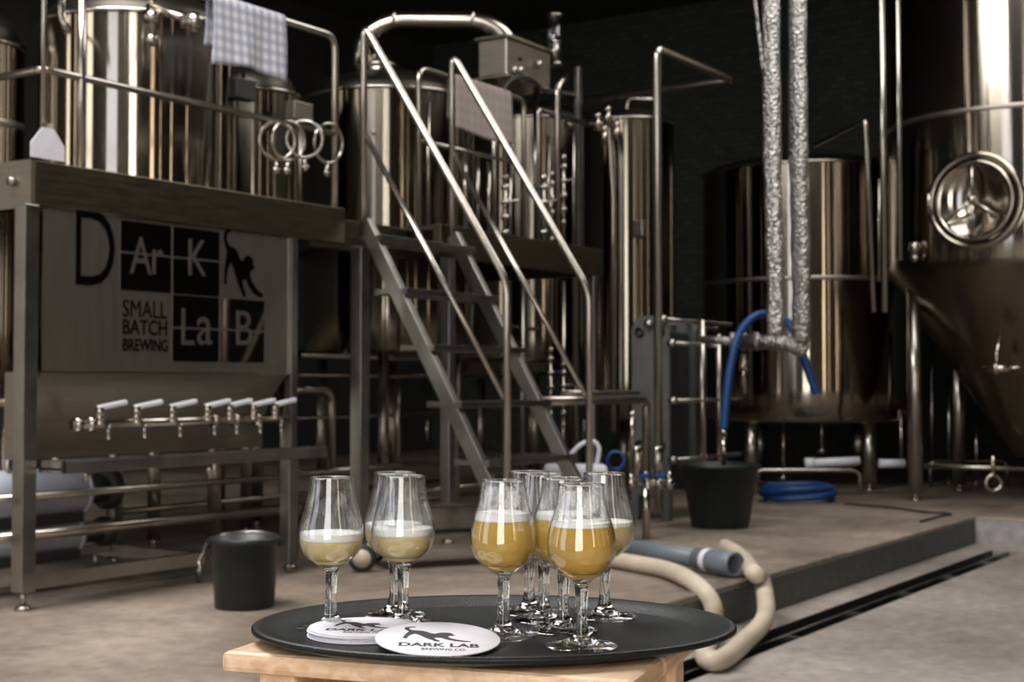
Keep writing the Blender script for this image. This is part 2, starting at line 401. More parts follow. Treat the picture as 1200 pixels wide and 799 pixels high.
# ================================================================= SETTING
XB, YL, YR, ZC = 17.5, 13.0, -7.0, 6.2
KY, KX = 3.02, 10.9
def walls():
    def front():
        m = MB(); t = .25
        y0 = YR
        for y, wd, pw, col in DOORS:
            m.box((XF-t-.02, y0, -.2), (XF-.02, y-wd/2, ZC)); y0 = y+wd/2
            m.box((XF-t-.02, y-wd/2, 5.6), (XF-.02, y0, ZC))
        m.box((XF-t-.02, y0, -.2), (XF-.02, YL, ZC))
        return m
    struct('wall_front', front(), DARKW)
    m = MB(); xs = [XF-.27, -1.6, -.6, 1.32, 1.48, 4.29, 4.51, 8.7, 8.9, XB]
    for i in range(0, 10, 2): m.box((xs[i], YR-.25, -.2), (xs[i+1], YR, ZC))
    for i in (1, 3, 5, 7): m.box((xs[i], YR-.25, -.2), (xs[i+1], YR, .3)); m.box((xs[i], YR-.25, 5.5), (xs[i+1], YR, ZC))
    struct('wall_right', m, DARKW)
    struct('wall_back', MB().box((XB, YR-.25, -.2), (XB+.25, YL+.25, ZC)), BRICK)
    struct('wall_left', MB().box((XF-.27, YL, -.2), (XB, YL+.25, ZC)), DARKW)
    struct('ceiling', MB().box((XF-.27, YR-.25, ZC), (XB+.25, YL+.25, ZC+.2)), DARKW)
walls()
# drain channel runs along the kerb
DY0, DY1 = 2.59, 2.80; DX1 = 10.55
m = MB(); m.box((XF-.27, YR-.25, -.4), (KX, DY0, -.2)).box((XF-.27, DY1, -.4), (KX, KY, -.2)).box((DX1, DY0, -.4), (KX, DY1, -.2))
struct('floor', m, FLOORL)
m = MB(); m.box((XF-.27, KY, -.4), (XB, YL, 0), .012); m.box((KX, YR-.25, -.4), (XB, KY-.001, 0), .012)
o = struct('floor_raised', m, FLOORU)
# painted face of the kerb; return coloured paler to imitate light on it
struct('trim_1', MB().box((XF, KY-.012, -.2), (KX-.012, KY-.001, -.022)), KERBM)
struct('trim_2', MB().box((KX-.012, YR, -.2), (KX-.001, KY-.012, -.022)), KERB_LIT)
m = MB(); m.box((XF, DY0, -.4), (DX1, DY1, -.37))
struct('trim_3', m, DARKST)
gr = thing('drain_grate', 'long slotted steel drain grate set in the lower floor below the kerb', 'drain', (5, (DY0+DY1)/2, -.36))
m = MB(); m.box((XF, DY0+.085, -.36), (DX1, DY0+.105, -.203))
obj('centre_bar', m, FRAME, gr)
x = .4
while x < DX1:
    m = MB(); m.box((x, DY0+.001, -.225), (x+.025, DY0+.085, -.203)); x += .86; obj('cross_bar', m, FRAME, gr)
m = MB(); m.box((XF, DY0, -.37), (DX1, DY0+.006, -.201)).box((XF, DY1-.006, -.37), (DX1, DY1, -.201))
obj('edge_frame', m, DARKST, gr)

# ================================================================= STOOL, TRAY, GLASSES, COASTERS
def cs(x, d, z): return CAM*0 + f0*d + RT*x + V((0, 0, z))     # stage near the camera: sideways, ahead, height
TZ = .748                                                      # upper face of the tray
e1 = (f0*-.337 + RT*.94).normalized(); e2 = (f0*.94 + RT*.337).normalized()
FL = cs(-.281, 1.380, 0)
st_c = FL + e1*.205 + e2*.175
stool = thing('wooden_stool', 'pale beech stool under the black serving tray', 'stool', (st_c.x, st_c.y, -.2))
R = Matrix((e1, e2, ZZ)).transposed()
def obox(mb, c, sx, sy, sz, bev=.004, R=R): return mb.box(V(c)-V((sx/2, sy/2, sz/2)), V(c)+V((sx/2, sy/2, sz/2)), bev, R)
m = MB()
for k in range(3):
    obox(m, st_c + e2*((k-1)*.1175) + V((0, 0, TZ-.0055-.010)), .41, .1165, .020, .006)
seat = obj('seat', m, WOOD, stool)
for sx in (-1, 1):
    for sy in (-1, 1):
        m = MB(); p = st_c + e1*sx*.155 + e2*sy*.135
        obox(m, p+V((0, 0, (TZ-.026-.2)/2)), .04, .04, TZ-.026+.2)
        obj('leg', m, WOOD, stool)
m = MB()
for sy in (-1, 1): obox(m, st_c+e2*sy*.135+V((0, 0, TZ-.065)), .272, .02, .055)
for sx in (-1, 1): obox(m, st_c+e1*sx*.155+V((0, 0, TZ-.065)), .02, .232, .055)
obj('apron', m, WOOD, stool)
m = MB()
for sy in (-1, 1): obox(m, st_c+e2*sy*.135+V((0, 0, .05)), .272, .02, .03)
obj('stretcher', m, WOOD, stool)

tc = cs(-.018, 1.461, 0)
A_, B_ = .246, .190
m = MB()
prof = [(0, 0), (.845, 0), (.87, .001), (.90, .005), (.965, .0085), (.985, .0095), (1.0, .0075), (1.0, .0045), (.985, .0025), (.955, .001), (.90, -.003), (.86, -.0048), (.80, -.0055), (0, -.0055)]
m.lathe([(r, h) for r, h in prof], (tc.x, tc.y, TZ), ZZ, 128, sx=A_, sy=B_, xdir=RT)
tray = tag(obj('serving_tray', m, TRAYM), 'large oval black non-slip tray carrying nine beer glasses', 'tray')

GP_OUT = [(.0343, .0), (.0345, .0012), (.030, .0030), (.020, .0048), (.0120, .0080), (.0078, .0125), (.0062, .020), (.0056, .032), (.0056, .042), (.0062, .052), (.0074, .0592), (.0090, .0622)]
BOWL = [(.0088, .0615), (.0191, .0690), (.0255, .0742), (.0296, .0800), (.0325, .0880), (.0334, .0965), (.0327, .1060), (.0302, .1165), (.0272, .1262), (.0249, .1360), (.0234, .1455), (.0227, .1530), (.0226, .1546)]
def bowl_r(z):
    for (r0, z0), (r1, z1) in zip(BOWL, BOWL[1:]):
        if z0 <= z <= z1: return r0+(r1-r0)*(z-z0)/(z1-z0)
    return BOWL[0][0]
def smoothprof(p, k=4):
    q = catmull([V((a, 0, b)) for a, b in p], False, k); return [(max(0, v.x), v.z) for v in q]
def glass(px, fy, level, kind, label, foamh=.006, lace=LACE2):
    d = (CAMZ-TZ)*FPX/(fy-450.3); x = (px-600)/FPX*d
    p = cs(x, d, TZ)
    root = thing('beer_glass', label, 'glass', p+V((0, 0, .0004)), 'tulip tasting glasses on the tray')
    m = MB(); m.lathe([(0, .0008)] + smoothprof(GP_OUT) + [(0, .0640)], root.location, ZZ, 48); obj('stem', m, SOLID, root)
    out = smoothprof(BOWL); th = .0011
    m = MB(); inner = [(max(.0006, r-th), z+(.003 if z < .07 else 0)) for r, z in reversed(out)]
    m.lathe(out + [(out[-1][0]-th/2, .1551)] + inner[:-1], root.location, ZZ, 48); obj('bowl', m, THIN, root)
    m = MB(); m.tube([root.location+V((.0221*math.cos(a*PI/24), .0221*math.sin(a*PI/24), .1548)) for a in range(48)], .0008, 8, closed=True); obj('rim', m, SOLID, root)
    zl = level; pr = [(0, .0655)]
    n = 22
    for i in range(n+1):
        z = .0665+(zl-.0665)*i/n; pr.append((bowl_r(z)-th-.0001, z))
    pr.append((0, zl)); m = MB(); m.lathe(pr, root.location, ZZ, 48); obj('beer', m, CLEAR if kind == 'clear' else HAZY, root)
    m = MB(); pr = [(0, zl+.0002)]
    for i in range(5):
        z = zl+.0002+foamh*i/4; pr.append((bowl_r(z)-th-.0001, z))
    pr += [(bowl_r(zl+foamh)*.80, zl+foamh*.86), (bowl_r(zl)*.4, zl+foamh*.7), (0, zl+foamh*.7)]
    m.lathe(pr, root.location, ZZ, 48); obj('foam', m, FOAM, root)
    m = MB(); z0 = zl+foamh+.0003; z1 = .150
    m.lathe([(bowl_r(z0+(z1-z0)*i/10)-th-.0004, z0+(z1-z0)*i/10) for i in range(11)], root.location, ZZ, 48); obj('foam_lacing', m, lace, root)
    return root
glass(389, 735, .0905, 'hazy', 'leftmost hazy beer glass, behind the stacked coasters', .008)
glass(473, 730, .0930, 'hazy', 'hazy beer glass in front of its overlapped twin, behind the large coaster', .008)
glass(463, 720, .0940, 'hazy', 'hazy beer glass mostly hidden behind the second glass from the left', .006)
glass(590, 743.5, .1150, 'clear', 'clear golden beer glass with foam specks near its rim, right of the coasters', .008, LACE)
glass(620, 717, .0900, 'hazy', 'rearmost hazy beer glass, squeezed behind the right-hand cluster', .006)
glass(637, 725.5, .0900, 'hazy', 'hazy beer glass in the middle of the cluster, seen through its neighbours', .006)
glass(660, 738, .1140, 'clear', 'golden beer glass directly behind the nearest glass', .006)
glass(681, 756, .1150, 'clear', 'nearest glass, full of clear golden beer at the tray front', .004, LACE)
glass(708, 722, .0985, 'hazy', 'rightmost beer glass, low fill of cloudy beer', .005)

def coaster(c, r, n, up, label, ang=0, text=True, group='round beer coasters on the tray'):
    """disc of board; n normal, up = reading direction of the print"""
    n = V(n).normalized(); u = (V(up)-n*V(up).dot(n)).normalized(); x = u.cross(n)
    t = .0014
    root = thing('beer_coaster', label, 'coaster', c, group)
    m = MB(); m.lathe([(0, 0), (r-.0003, 0), (r, .0003), (r, t-.0003), (r-.0003, t), (0, t)], c, n, 64); obj('board', m, PAPER, root)
    if text:
        k = r/.06; top = V(c)+n*(t+.00003)
        m = MB(); text_bm('DARK LAB', 1, 1, 1, .035, .0001, top-x*.036*k-u*.030*k, x, u, m, width=.076*k, height=.0125*k)
        text_bm('BREWING CO.', 1, 1, 1, .02, .0001, top-x*.014*k-u*.042*k, x, u, m, width=.042*k, height=.0075*k); obj('lettering', m, INK, root)
        m = MB(); m.poly([top-x*.034*k-u*.012*k + x*a*.066*k + u*b_*.052*k for a, b_ in BEAST], n, .0001); obj('emblem', m, INK, root)
    return root
c2 = PZ(427, 743.5, TZ); up2 = (f0 + RT*.12)
for k in range(5):
    off = RT*(.0012*((k*7) % 3-1)) + f0*(.0015*((k*5) % 3-1))
    c = V((c2.x, c2.y, TZ+.0003+.0017*k)) + (off if k < 4 else V())
    coaster(c, .056, (0, 0, 1), up2, 'printed round coaster on top of the small stack' if k == 4 else ('bottom coaster of the small stack on the tray', 'second coaster from the bottom of the small stack', 'middle coaster of the small stack on the tray', 'coaster just beneath the top one of the small stack')[k], text=(k == 4))
nb = (ZZ*math.cos(math.radians(5.2)) - f0*math.sin(math.radians(5.2)) + RT*.03).normalized()
cc = PD(513, 747, 1.372); cc.z = TZ+.0072
coaster(cc, .0600, nb, f0+RT*-.02, 'large printed coaster leaning on the stack in front')

# ================================================================= PLATFORM
PYF = 5.25; PT = 2.0
x38 = PY(38, 450, PYF).x; xr = PY(707, 450, PYF).x; x405 = PY(404, 450, PYF).x; x516 = PY(516, 450, PYF).x; x412 = PY(412, 450, PYF).x
X1, X2 = PX(585, 450, 6.28).x, PY(516, 300, PYF).x
plat = thing('brewing_platform', 'raised steel work platform beside the stairs, above the sign panel', 'platform', (x38, PYF, 0))
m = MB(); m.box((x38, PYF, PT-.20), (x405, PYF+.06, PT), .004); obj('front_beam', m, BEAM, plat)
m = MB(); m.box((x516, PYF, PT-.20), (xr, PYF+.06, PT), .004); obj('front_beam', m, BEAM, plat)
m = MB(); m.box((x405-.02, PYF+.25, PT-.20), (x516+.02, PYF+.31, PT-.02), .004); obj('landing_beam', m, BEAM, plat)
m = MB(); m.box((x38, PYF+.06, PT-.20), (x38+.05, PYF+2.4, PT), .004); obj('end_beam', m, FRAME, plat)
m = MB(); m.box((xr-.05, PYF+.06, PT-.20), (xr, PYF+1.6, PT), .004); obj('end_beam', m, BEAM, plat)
m = MB(); holes = [(*ground(px, d).xy, r+.05) for px, d, r in ((160, 8.2, .56), (-32, 8.0, .26), (296, 9.6, .30), (455, 10.7, .64))]
x = x38+.05
while x < xr-.1:
    y0 = PYF+.06 if not (x405-.05 < x < x516-.03) else PYF+.31
    cuts = sorted((cy-math.sqrt(r*r-(x+.02-cx)**2), cy+math.sqrt(r*r-(x+.02-cx)**2)) for cx, cy, r in holes if abs(x+.02-cx) < r)
    for a, b_ in cuts+[(7.6, 7.6)]:
        if a > y0+.02: m.box((x, y0, PT-.03), (x+.048, a, PT-.005))
        y0 = max(y0, b_)
    x += .05
obj('deck', m, DARKST, plat)
def column(px, Y=PYF, top=PT-.2, w_=.075, foot=True, name='column', par=None):
    xx = PY(px, 450, Y).x
    m = MB(); m.box((xx-w_/2, Y, .08), (xx+w_/2, Y+w_, top), .004)
    o = obj(name, m, FRAME, par or plat)
    m = MB(); m.cyl((xx, Y+w_/2, .02), (xx, Y+w_/2, .09), .014).cyl((xx, Y+w_/2, 0), (xx, Y+w_/2, .02), .04, .03)
    f = obj('levelling_foot', m, TUBE, o); return xx
xc0 = column(36)
xc1 = column(428, PYF+.005, w_=.08); column(530, PYF+.005, w_=.07); column(699, PYF+.005, w_=.07)
column(345, PYF+.005, w_=.05)
# railings
def rail(name, pts, r, par, fillet=.09, mat=TUBE): m = MB(); m.tube(pts, r, 14, fillet); return obj(name, m, mat, par)
yb = PYF+.03
def onb(px, z): p = PY(px, 450, yb); return V((p.x, yb, z))
rail('guard_rail', [onb(-40, 2.98), onb(391, 2.98), onb(391, PT-.1)], .021, plat)
rail('rail_post', [onb(92, 3.0), onb(92, PT-.1)], .021, plat)
rail('mid_rail', [V((onb(47, 2.42).x, yb+1.6, 2.42)), onb(47, 2.42), onb(390, 2.42)], .018, plat, .05)
rail('rail_post', [onb(47, 3.6), onb(47, PT+.02)], .012, plat)
# pointed fixing plate at the foot of the corner post
p0 = onb(47, PT); m = MB(); k = .0047
m.poly([p0+V((dx*k, -.036, dz*k)) for dx, dz in ((-19, 2), (-19, 16), (-6, 32), (7, 32), (20, 16), (20, 2))], (0, 1, 0), .006)
obj('fixing_plate', m, WHITEP, plat, 'pale pointed plate at the corner post')
m = MB(); m.box((x38-.003, PYF+.02, PT-.21), (x38, PYF+.4, PT+.005)); m.cyl((x38-.03, PYF+.14, PT-.09), (x38-.003, PYF+.14, PT-.09), .02); obj('corner_bracket', m, BRUSH, plat)
yr = PYF+.38
def onr(px, z, Y=yr): p = PY(px, 450, Y); return V((p.x, Y, z))
rail('guard_rail', [onr(490, PT-.02), onr(490, 3.08), onr(614, 3.08), onr(614, PT-.02)], .020, plat)
rail('mid_rail', [onr(492, 2.60), onr(612, 2.60)], .015, plat)
rail('guard_rail', [onr(631, PT-.02), onr(631, 3.04), onr(690, 3.04)], .020, plat, .03)

# ================================================================= STAIRS
X1, X2 = onb(412, 2).x+.02, onb(516, 2).x+.03
YT, YB = PYF-.005, 4.22
stairs = thing('metal_staircase', 'steep steel staircase with tubular handrails up to the platform', 'staircase', ((X1+X2)/2, YB, 0))
for X in (X1, X2):
    m = MB(); a = V((X, YT-.045, 1.93)); b_ = V((X, 4.085, .03))
    m.beam(a, b_, .05, .085, V((0, .85, .53))); obj('stringer', m, FRAME, stairs)
    m = MB(); m.tube([(X, YT-.03, 1.86), (X, YT-.03, 3.08), (X, YB, 1.55), (X, YB, 0.01)], .021, 14, .085); obj('handrail', m, TUBE, stairs)
    m = MB(); m.tube([(X, YT-.03, 2.46), (X, YB, .90)], .016, 12); obj('mid_rail', m, TUBE, stairs)
    m = MB(); m.cyl((X, YB, 0), (X, YB, .012), .045); obj('base_plate', m, FRAME, stairs)
for k, z in enumerate((1.85, 1.54, 1.22, .905, .59, .28)):
    yc = YT-.045-(1.93-z)*(YT-.045-4.085)/1.9
    m = MB(); m.box((X1-.03, yc-.10, z-.035), (X2+.03, yc-.075, z), .002).box((X1-.03, yc+.11, z-.035), (X2+.03, yc+.135, z), .002)
    for q in range(8): m.box((X1-.03, yc-.07+q*.0235, z-.025), (X2+.03, yc-.064+q*.0235, z-.002))
    for q in range(9):
        xx = X1-.03+q*(X2-X1+.05)/8; m.box((xx, yc-.10, z-.03), (xx+.008, yc+.13, z-.004))
    obj('tread', m, FRAME, stairs)

# ================================================================= SIGN / TAP WALL
ysg = PYF+.012
xs0, xs1 = PY(49, 450, ysg).x, PY(338, 450, ysg).x
def zon(px, py, Y=ysg): return PY(px, py, Y).z
zt, zb = PT-.205, zon(190, 437)
tapw = thing('tap_wall', 'steel sign panel with curved splashback and beer logo at left', 'panel', ((xs0+xs1)/2, ysg, zb-.4))
m = MB(); m.box((xs0, ysg, zb), (xs1, ysg+.004, zt), .001); obj('sign_panel', m, SATIN, tapw)
m = MB(); m.box((xs0-.004, ysg-.004, zb-.004), (xs1+.004, ysg+.002, zb+.006)).box((xs1-.004, ysg-.006, zb), (xs1+.006, ysg+.004, zt)); obj('panel_trim', m, TUBE, tapw)
def onp(px, py): p = PY(px, py, ysg-.0015); return p
# logo blocks (polished mirror squares with satin letters)
def block(name, pa, pb, pc, pd):
    m = MB(); m.poly([onp(*q) for q in (pa, pb, pc, pd)], (0, 1, 0), .001); return m
xA, xB2, xC, xD = onp(141, 300).x, onp(201.5, 300).x, onp(258, 300).x, onp(310, 300).x
zr0, zr1 = onp(201, 265).z, onp(201, 343.5).z      # upper row
zq0, zq1 = onp(255, 349).z, onp(255, 424).z      # lower row
def zrow(px, py): return onp(px, py).z
g = .012
yy = ysg-.002
logo = MB()
logo.box((xA, yy, zr1), (xB2-g/2, yy+.0015, zr0)); logo.box((xB2+g/2, yy, zr1), (xC-g/2, yy+.0015, zr0))
logo.box((xB2+g/2, yy, zq1), (xC-g/2, yy+.0015, zq0)); logo.box((xC+g/2, yy, zq1), (xD, yy+.0015, zq0))
obj('logo_squares', logo, MIRROR, tapw, 'mirror polished logo squares')
def fit(s, pa, pb, bold=0., mb=None, y=yy-.0012):
    a = onp(*pa); b_ = onp(*pb); return text_bm(s, 1, 1, 1, bold, .001, V((a.x, y+.001, a.z)), V((1, 0, 0)), ZZ, mb, width=b_.x-a.x, height=b_.z-a.z)
m = MB()
fit('A', (152, 320), (178, 279), mb=m); fit('r', (179, 321), (191, 293), mb=m); fit('K', (221, 322), (242, 282), mb=m)
fit('L', (213, 404), (228, 362), mb=m); fit('a', (231, 404), (249, 372), mb=m); fit('B', (277, 404), (296, 365), mb=m)
zm = onp(201, 301).z; m.box((xA, yy-.0004, zm-.005), (xC-g/2, yy+.0005, zm+.005)); zm = onp(255, 386).z; m.box((xB2+g/2, yy-.0004, zm-.005), (xD, yy+.0005, zm+.005))
obj('lettering', m, SATIN, tapw, 'satin letters on the mirror squares')
m = MB(); fit('D', (88, 333), (135, 249), -.004, m, yy); obj('logo_initial', m, MIRROR, tapw, 'large mirror letter D')
m = MB(); fit('SMALL', (144, 371), (196, 354), 0, m, yy); fit('BATCH', (144, 391.5), (196, 376), .012, m, yy); fit('BREWING', (144, 411), (197, 398), .02, m, yy)
obj('lettering', m, ETCH, tapw, 'dark small lettering under the logo')
a = onp(262, 346); b_ = onp(309, 272); m = MB(); m.poly([V((a.x+(b_.x-a.x)*q, yy, a.z+(b_.z-a.z)*w_)) for q, w_ in BEAST], (0, 1, 0), .001); obj('emblem', m, ETCH, tapw, 'dark stretching animal emblem')
# curved splashback
m = MB(); n = 14; H_ = zb-.655
prof = [(ysg+.002+.19*math.sin(PI/2*min(1, t*1.25))**.9, zb-H_*t) for t in [i/n for i in range(n+1)]]
A = [m.bm.verts.new((xs0+.005, y, z)) for y, z in prof]; Bv = [m.bm.verts.new((xs1, y, z)) for y, z in prof]
A2 = [m.bm.verts.new((xs0+.005, y+.004, z)) for y, z in prof]; B2 = [m.bm.verts.new((xs1, y+.004, z)) for y, z in prof]
for i in range(n):
    for q in ((A[i], Bv[i], Bv[i+1], A[i+1]), (A2[i+1], B2[i+1], B2[i], A2[i])):
        f = m.bm.faces.new(q); f.smooth = True
obj('splashback', m, BRUSH, tapw)
m = MB()
for xx in (xs0, xs1-.003): m.poly([V((xx, y+.001, z)) for y, z in prof]+[V((xx, ysg+.26, prof[-1][1])), V((xx, ysg+.26, zb))], (1, 0, 0), .003)
obj('side_cheek', m, BRUSH, tapw)
# drip tray bench
xe = PY(376, 520, PYF-.1).x
bench = thing('drip_bench', 'long steel drip bench under the row of taps', 'bench', ((xs0+xe)/2, PYF-.1, 0))
m = MB(); zz = .66; m.box((xs0-.02, PYF-.16, zz-.055), (xe, PYF-.145, zz), .003).box((xs0-.02, PYF-.01, zz-.055), (xe, PYF+.004, zz), .003).box((xs0-.02, PYF-.145, zz-.04), (xe, PYF-.01, zz-.03)).box((xe-.015, PYF-.16, zz-.055), (xe, PYF, zz)).box((xs0-.02, PYF-.16, zz-.055), (xs0-.005, PYF, zz))
obj('tray', m, FRAME, bench)
for px in (341, 60):
    xx = PY(px, 600, PYF-.12).x
    m = MB(); m.box((xx-.035, PYF-.14, .06), (xx+.035, PYF-.07, zz-.055), .004).cyl((xx, PYF-.105, 0), (xx, PYF-.105, .07), .016)
    if px > 100: obj('leg', m, FRAME, bench)
    else: m.bm.free()
m = MB(); xx = PY(247, 580, PYF-.1).x; m.cyl((xx, PYF-.09, zz-.13), (xx, PYF-.09, zz-.04), .018); obj('drain_stub', m, TUBE, bench); m = MB(); xx = PY(102, 580, PYF-.1).x; m.cyl((xx, PYF-.09, zz-.1), (xx, PYF-.09, zz-.04), .014); obj('drain_stub', m, TUBE, bench)
# low skid frame
xf0, xf1 = xc0+.05, PY(242, 650, PYF).x
m = MB(); m.box((xf0-.01, PYF+.01, .09), (xf1, PYF+.05, .155), .003); m.box((xf1-.04, PYF+.05, .09), (xf1, PYF+.95, .155), .003)
m.cyl((xf1-.02, PYF+.03, 0), (xf1-.02, PYF+.03, .12), .014); m.cyl((xf1-.02, PYF+.8, 0), (xf1-.02, PYF+.8, .12), .014); m.box((xf0-.01, PYF+.66, .115), (xf1-.04, PYF+.70, .165), .003)
tag(obj('skid_frame', m, FRAME), 'low open steel skid frame behind the left bucket', 'frame')

# tap manifold
ym = PYF-.03; zmn = zon(200, 494, ym); xm0, xm1 = PY(91, 497, ym).x, PY(337, 497, ym).x
man = thing('tap_manifold', 'horizontal steel pipe with lever valves in front of the splashback', 'manifold', ((xm0+xm1)/2, ym, zmn-.03))
m = MB(); m.cyl((xm0, ym, zmn), (xm1, ym, zmn), .022, bev=.004).cyl((xm0-.02, ym, zmn), (xm0+.01, ym, zmn), .032)
for px in (105, 250, 275, 300): xx = PY(px, 497, ym).x; m.cyl((xx-.012, ym, zmn), (xx+.012, ym, zmn), .034)
obj('pipe', m, STEEL, man)
m = MB()
for px in (110, 330): xx = PY(px, 497, ym).x; m.cyl((xx, ym+.02, zmn), (xx, ym+.16, zmn), .013)
obj('wall_bracket', m, TUBE, man)
for px in (117, 160, 202, 243, 269, 297, 322):
    xx = PY(px, 490, ym-.02).x; m = MB(); y_ = ym-.02
    m.cyl((xx, y_, zmn), (xx, y_, zmn+.06), .022, .018).cyl((xx, y_, zmn+.035), (xx, y_, zmn+.08), .021, bev=.004); m.cyl((xx+.05, y_, zmn-.075), (xx+.05, y_, zmn+.0), .009)
    m.beam((xx, y_, zmn+.02), (xx+.05, y_, zmn-.01), .02, .02)
    v_ = obj('valve', m, STEEL, man)
    m = MB(); m.beam((xx-.012, y_, zmn+.072), (xx+.145, y_-.01, zmn+.098), .034, .024, bevel=.006); obj('handle', m, WHITEP, v_)

# ================================================================= TOWELS, CLAMP RINGS
def cloth(xa, xb, Y, ztop, zfront, zback, mat, name, label, seed, amp=.012, skew=0.0):
    rnd = random.Random(seed); ph = [rnd.uniform(0, 6) for _ in range(4)]
    m = MB(); nx, nz = 28, 30; r = .026; grid = []
    Lf, Lb = ztop-zfront, ztop-zback; tot = Lf+PI*r+Lb
    for j in range(nz+1):
        s_ = tot*j/nz; row = []
        for i in range(nx+1):
            u = i/nx; x = xa+(xb-xa)*u
            w1 = amp*(math.sin(u*9+ph[0])+.6*math.sin(u*17+ph[1]))
            if s_ < Lf: y, z, k = -r, ztop-(Lf-s_), (Lf-s_)/Lf
            elif s_ < Lf+PI*r: a = (s_-Lf)/r; y, z, k = -r*math.cos(a), ztop+r*math.sin(a), 0
            else: y, z, k = r, ztop-(s_-Lf-PI*r), (s_-Lf-PI*r)/Lb
            row.append(m.bm.verts.new((x+skew*k+.01*k*math.sin(z*9), Y+y*(1+.15*k)+(w1*k - .01*k if y < 0 else abs(w1)*k*.6), z - .012*k*math.sin(u*5+ph[2]))))
        grid.append(row)
    for j in range(nz):
        for i in range(nx):
            f = m.bm.faces.new((grid[j][i], grid[j][i+1], grid[j+1][i+1], grid[j+1][i])); f.smooth = True
    o = obj(name, m, mat); md = o.modifiers.new('thickness', 'SOLIDIFY'); md.thickness = .003
    return tag(o, label, 'towel')
xa, xb = onb(243, 2).x, onb(329, 2).x
cloth(xa, xb, yb, 2.985, 2.645, 2.75, PLAID, 'kitchen_towel', 'blue and white checked towel over the upper left rail', 3)
xa, xb = onr(528, 2).x, onr(596, 2).x
cloth(xa, xb, yr, 3.085, 2.72, 2.8, TOWEL, 'kitchen_towel', 'plain pinkish towel over the rail behind the stairs', 5, .006)
def ring(px, py, r, tilt, label, Y=yb-.03):
    p = PY(px, py, Y); t = thing('pipe_clamp', label, 'clamp', (p.x, p.y, p.z-r), 'steel clamp rings hung on the middle rail')
    ax = V((math.cos(tilt), math.sin(tilt), .1)).normalized(); a = ax.cross(ZZ).normalized(); c = a.cross(ax)
    m = MB(); m.tube([p+a*r*math.cos(q*2*PI/28)+c*r*math.sin(q*2*PI/28) for q in range(28)], .010, 10, closed=True); obj('band', m, TUBE, t)
    m = MB(); q = p-c*(r+.005); m.tube([q, q-ZZ*.07], .010, 10).cyl(q-ZZ*.05+a*-.02, q-ZZ*.05+a*.02, .012); obj('wing_nut', m, STEEL, t)
ring(325, 165, .10, 1.1, 'leftmost steel clamp ring on the middle rail', yb-.02)
ring(338, 165, .105, 1.35, 'second steel clamp ring from left on the middle rail', yb-.05)
ring(357, 163, .10, .5, 'narrow edge-on clamp ring in the middle of the row', yb-.03)
ring(385, 168, .11, 1.5, 'rightmost clamp ring beside the rail post', yb-.04)

# ================================================================= TANKS
LIDM = plain('steel_lid_dull', (.055, .05, .042), .42, 1, .15, 3)
CONEM = plain('steel_cone', (.17, .145, .11), .24, 1, .06, 2)
def tank(name, label, c, r, z0, z1, top='dome', bottom='flat', legs=(), legz=0, legr=.04, bands=(), extra=None, mat=TANK, toph=.22, cat='tank', cone=None):
    c = V((c.x, c.y, 0)); t = thing(name, label, cat, (c.x, c.y, 0))
    pr = []
    if bottom == 'flat': pr += [(0, z0-.03), (r*.5, z0-.028), (r-.03, z0-.01), (r, z0+.02)]
    if bottom == 'cone':
        m = MB(); m.lathe([(0, cone[1]), (cone[0], cone[1])]+[(cone[0]+(r-.02-cone[0])*q/6, cone[1]+(z0-.05-cone[1])*q/6) for q in range(1, 7)]+[(r-.003, z0-.012), (r, z0+.01)], c, ZZ, 96); obj('cone', m, CONEM, t)
        pr += [(r-.01, z0), (r, z0+.02)]
    nn = max(2, int((z1-z0)/.3))
    for i in range(1, nn): pr.append((r, z0+(z1-z0)*i/nn))
    pr += [(r, z1-.01), (r+.0, z1)]
    m = MB(); m.lathe(pr+[(r*.99, z1+.004), (0, z1+.004)], c, ZZ, 96); obj('shell', m, mat, t)
    m = MB(); m.tube([c+V((r*math.cos(a*2*PI/72), r*math.sin(a*2*PI/72), z1)) for a in range(72)], .016, 8, closed=True); obj('rim', m, STEEL, t)
    if top == 'dome':
        m = MB(); m.lathe([((r-.02)*math.cos(a*PI/20), z1+.005+toph*math.sin(a*PI/20)) for a in range(10)]+[(0, z1+.005+toph)], c, ZZ, 64); obj('lid', m, LIDM, t)
    for z in bands:
        m = MB(); m.lathe([(r-.001, z-.022), (r+.004, z-.018), (r+.004, z+.018), (r-.001, z+.022)], c, ZZ, 96); obj('weld_band', m, BRUSH, t)
    for (lx, ly, lt) in legs:
        m = MB(); m.cyl((lx, ly, .06), (lx, ly, lt), legr).cyl((lx, ly, .015), (lx, ly, .07), legr*.35).cyl((lx, ly, 0), (lx, ly, .016), legr*.9, legr*.7)
        obj('leg', m, TUBE, t)
    return t
def legs4(c, r, zt, a0=.6): return [(c.x+r*math.cos(a0+k*PI/2), c.y+r*math.sin(a0+k*PI/2), zt) for k in range(4)]
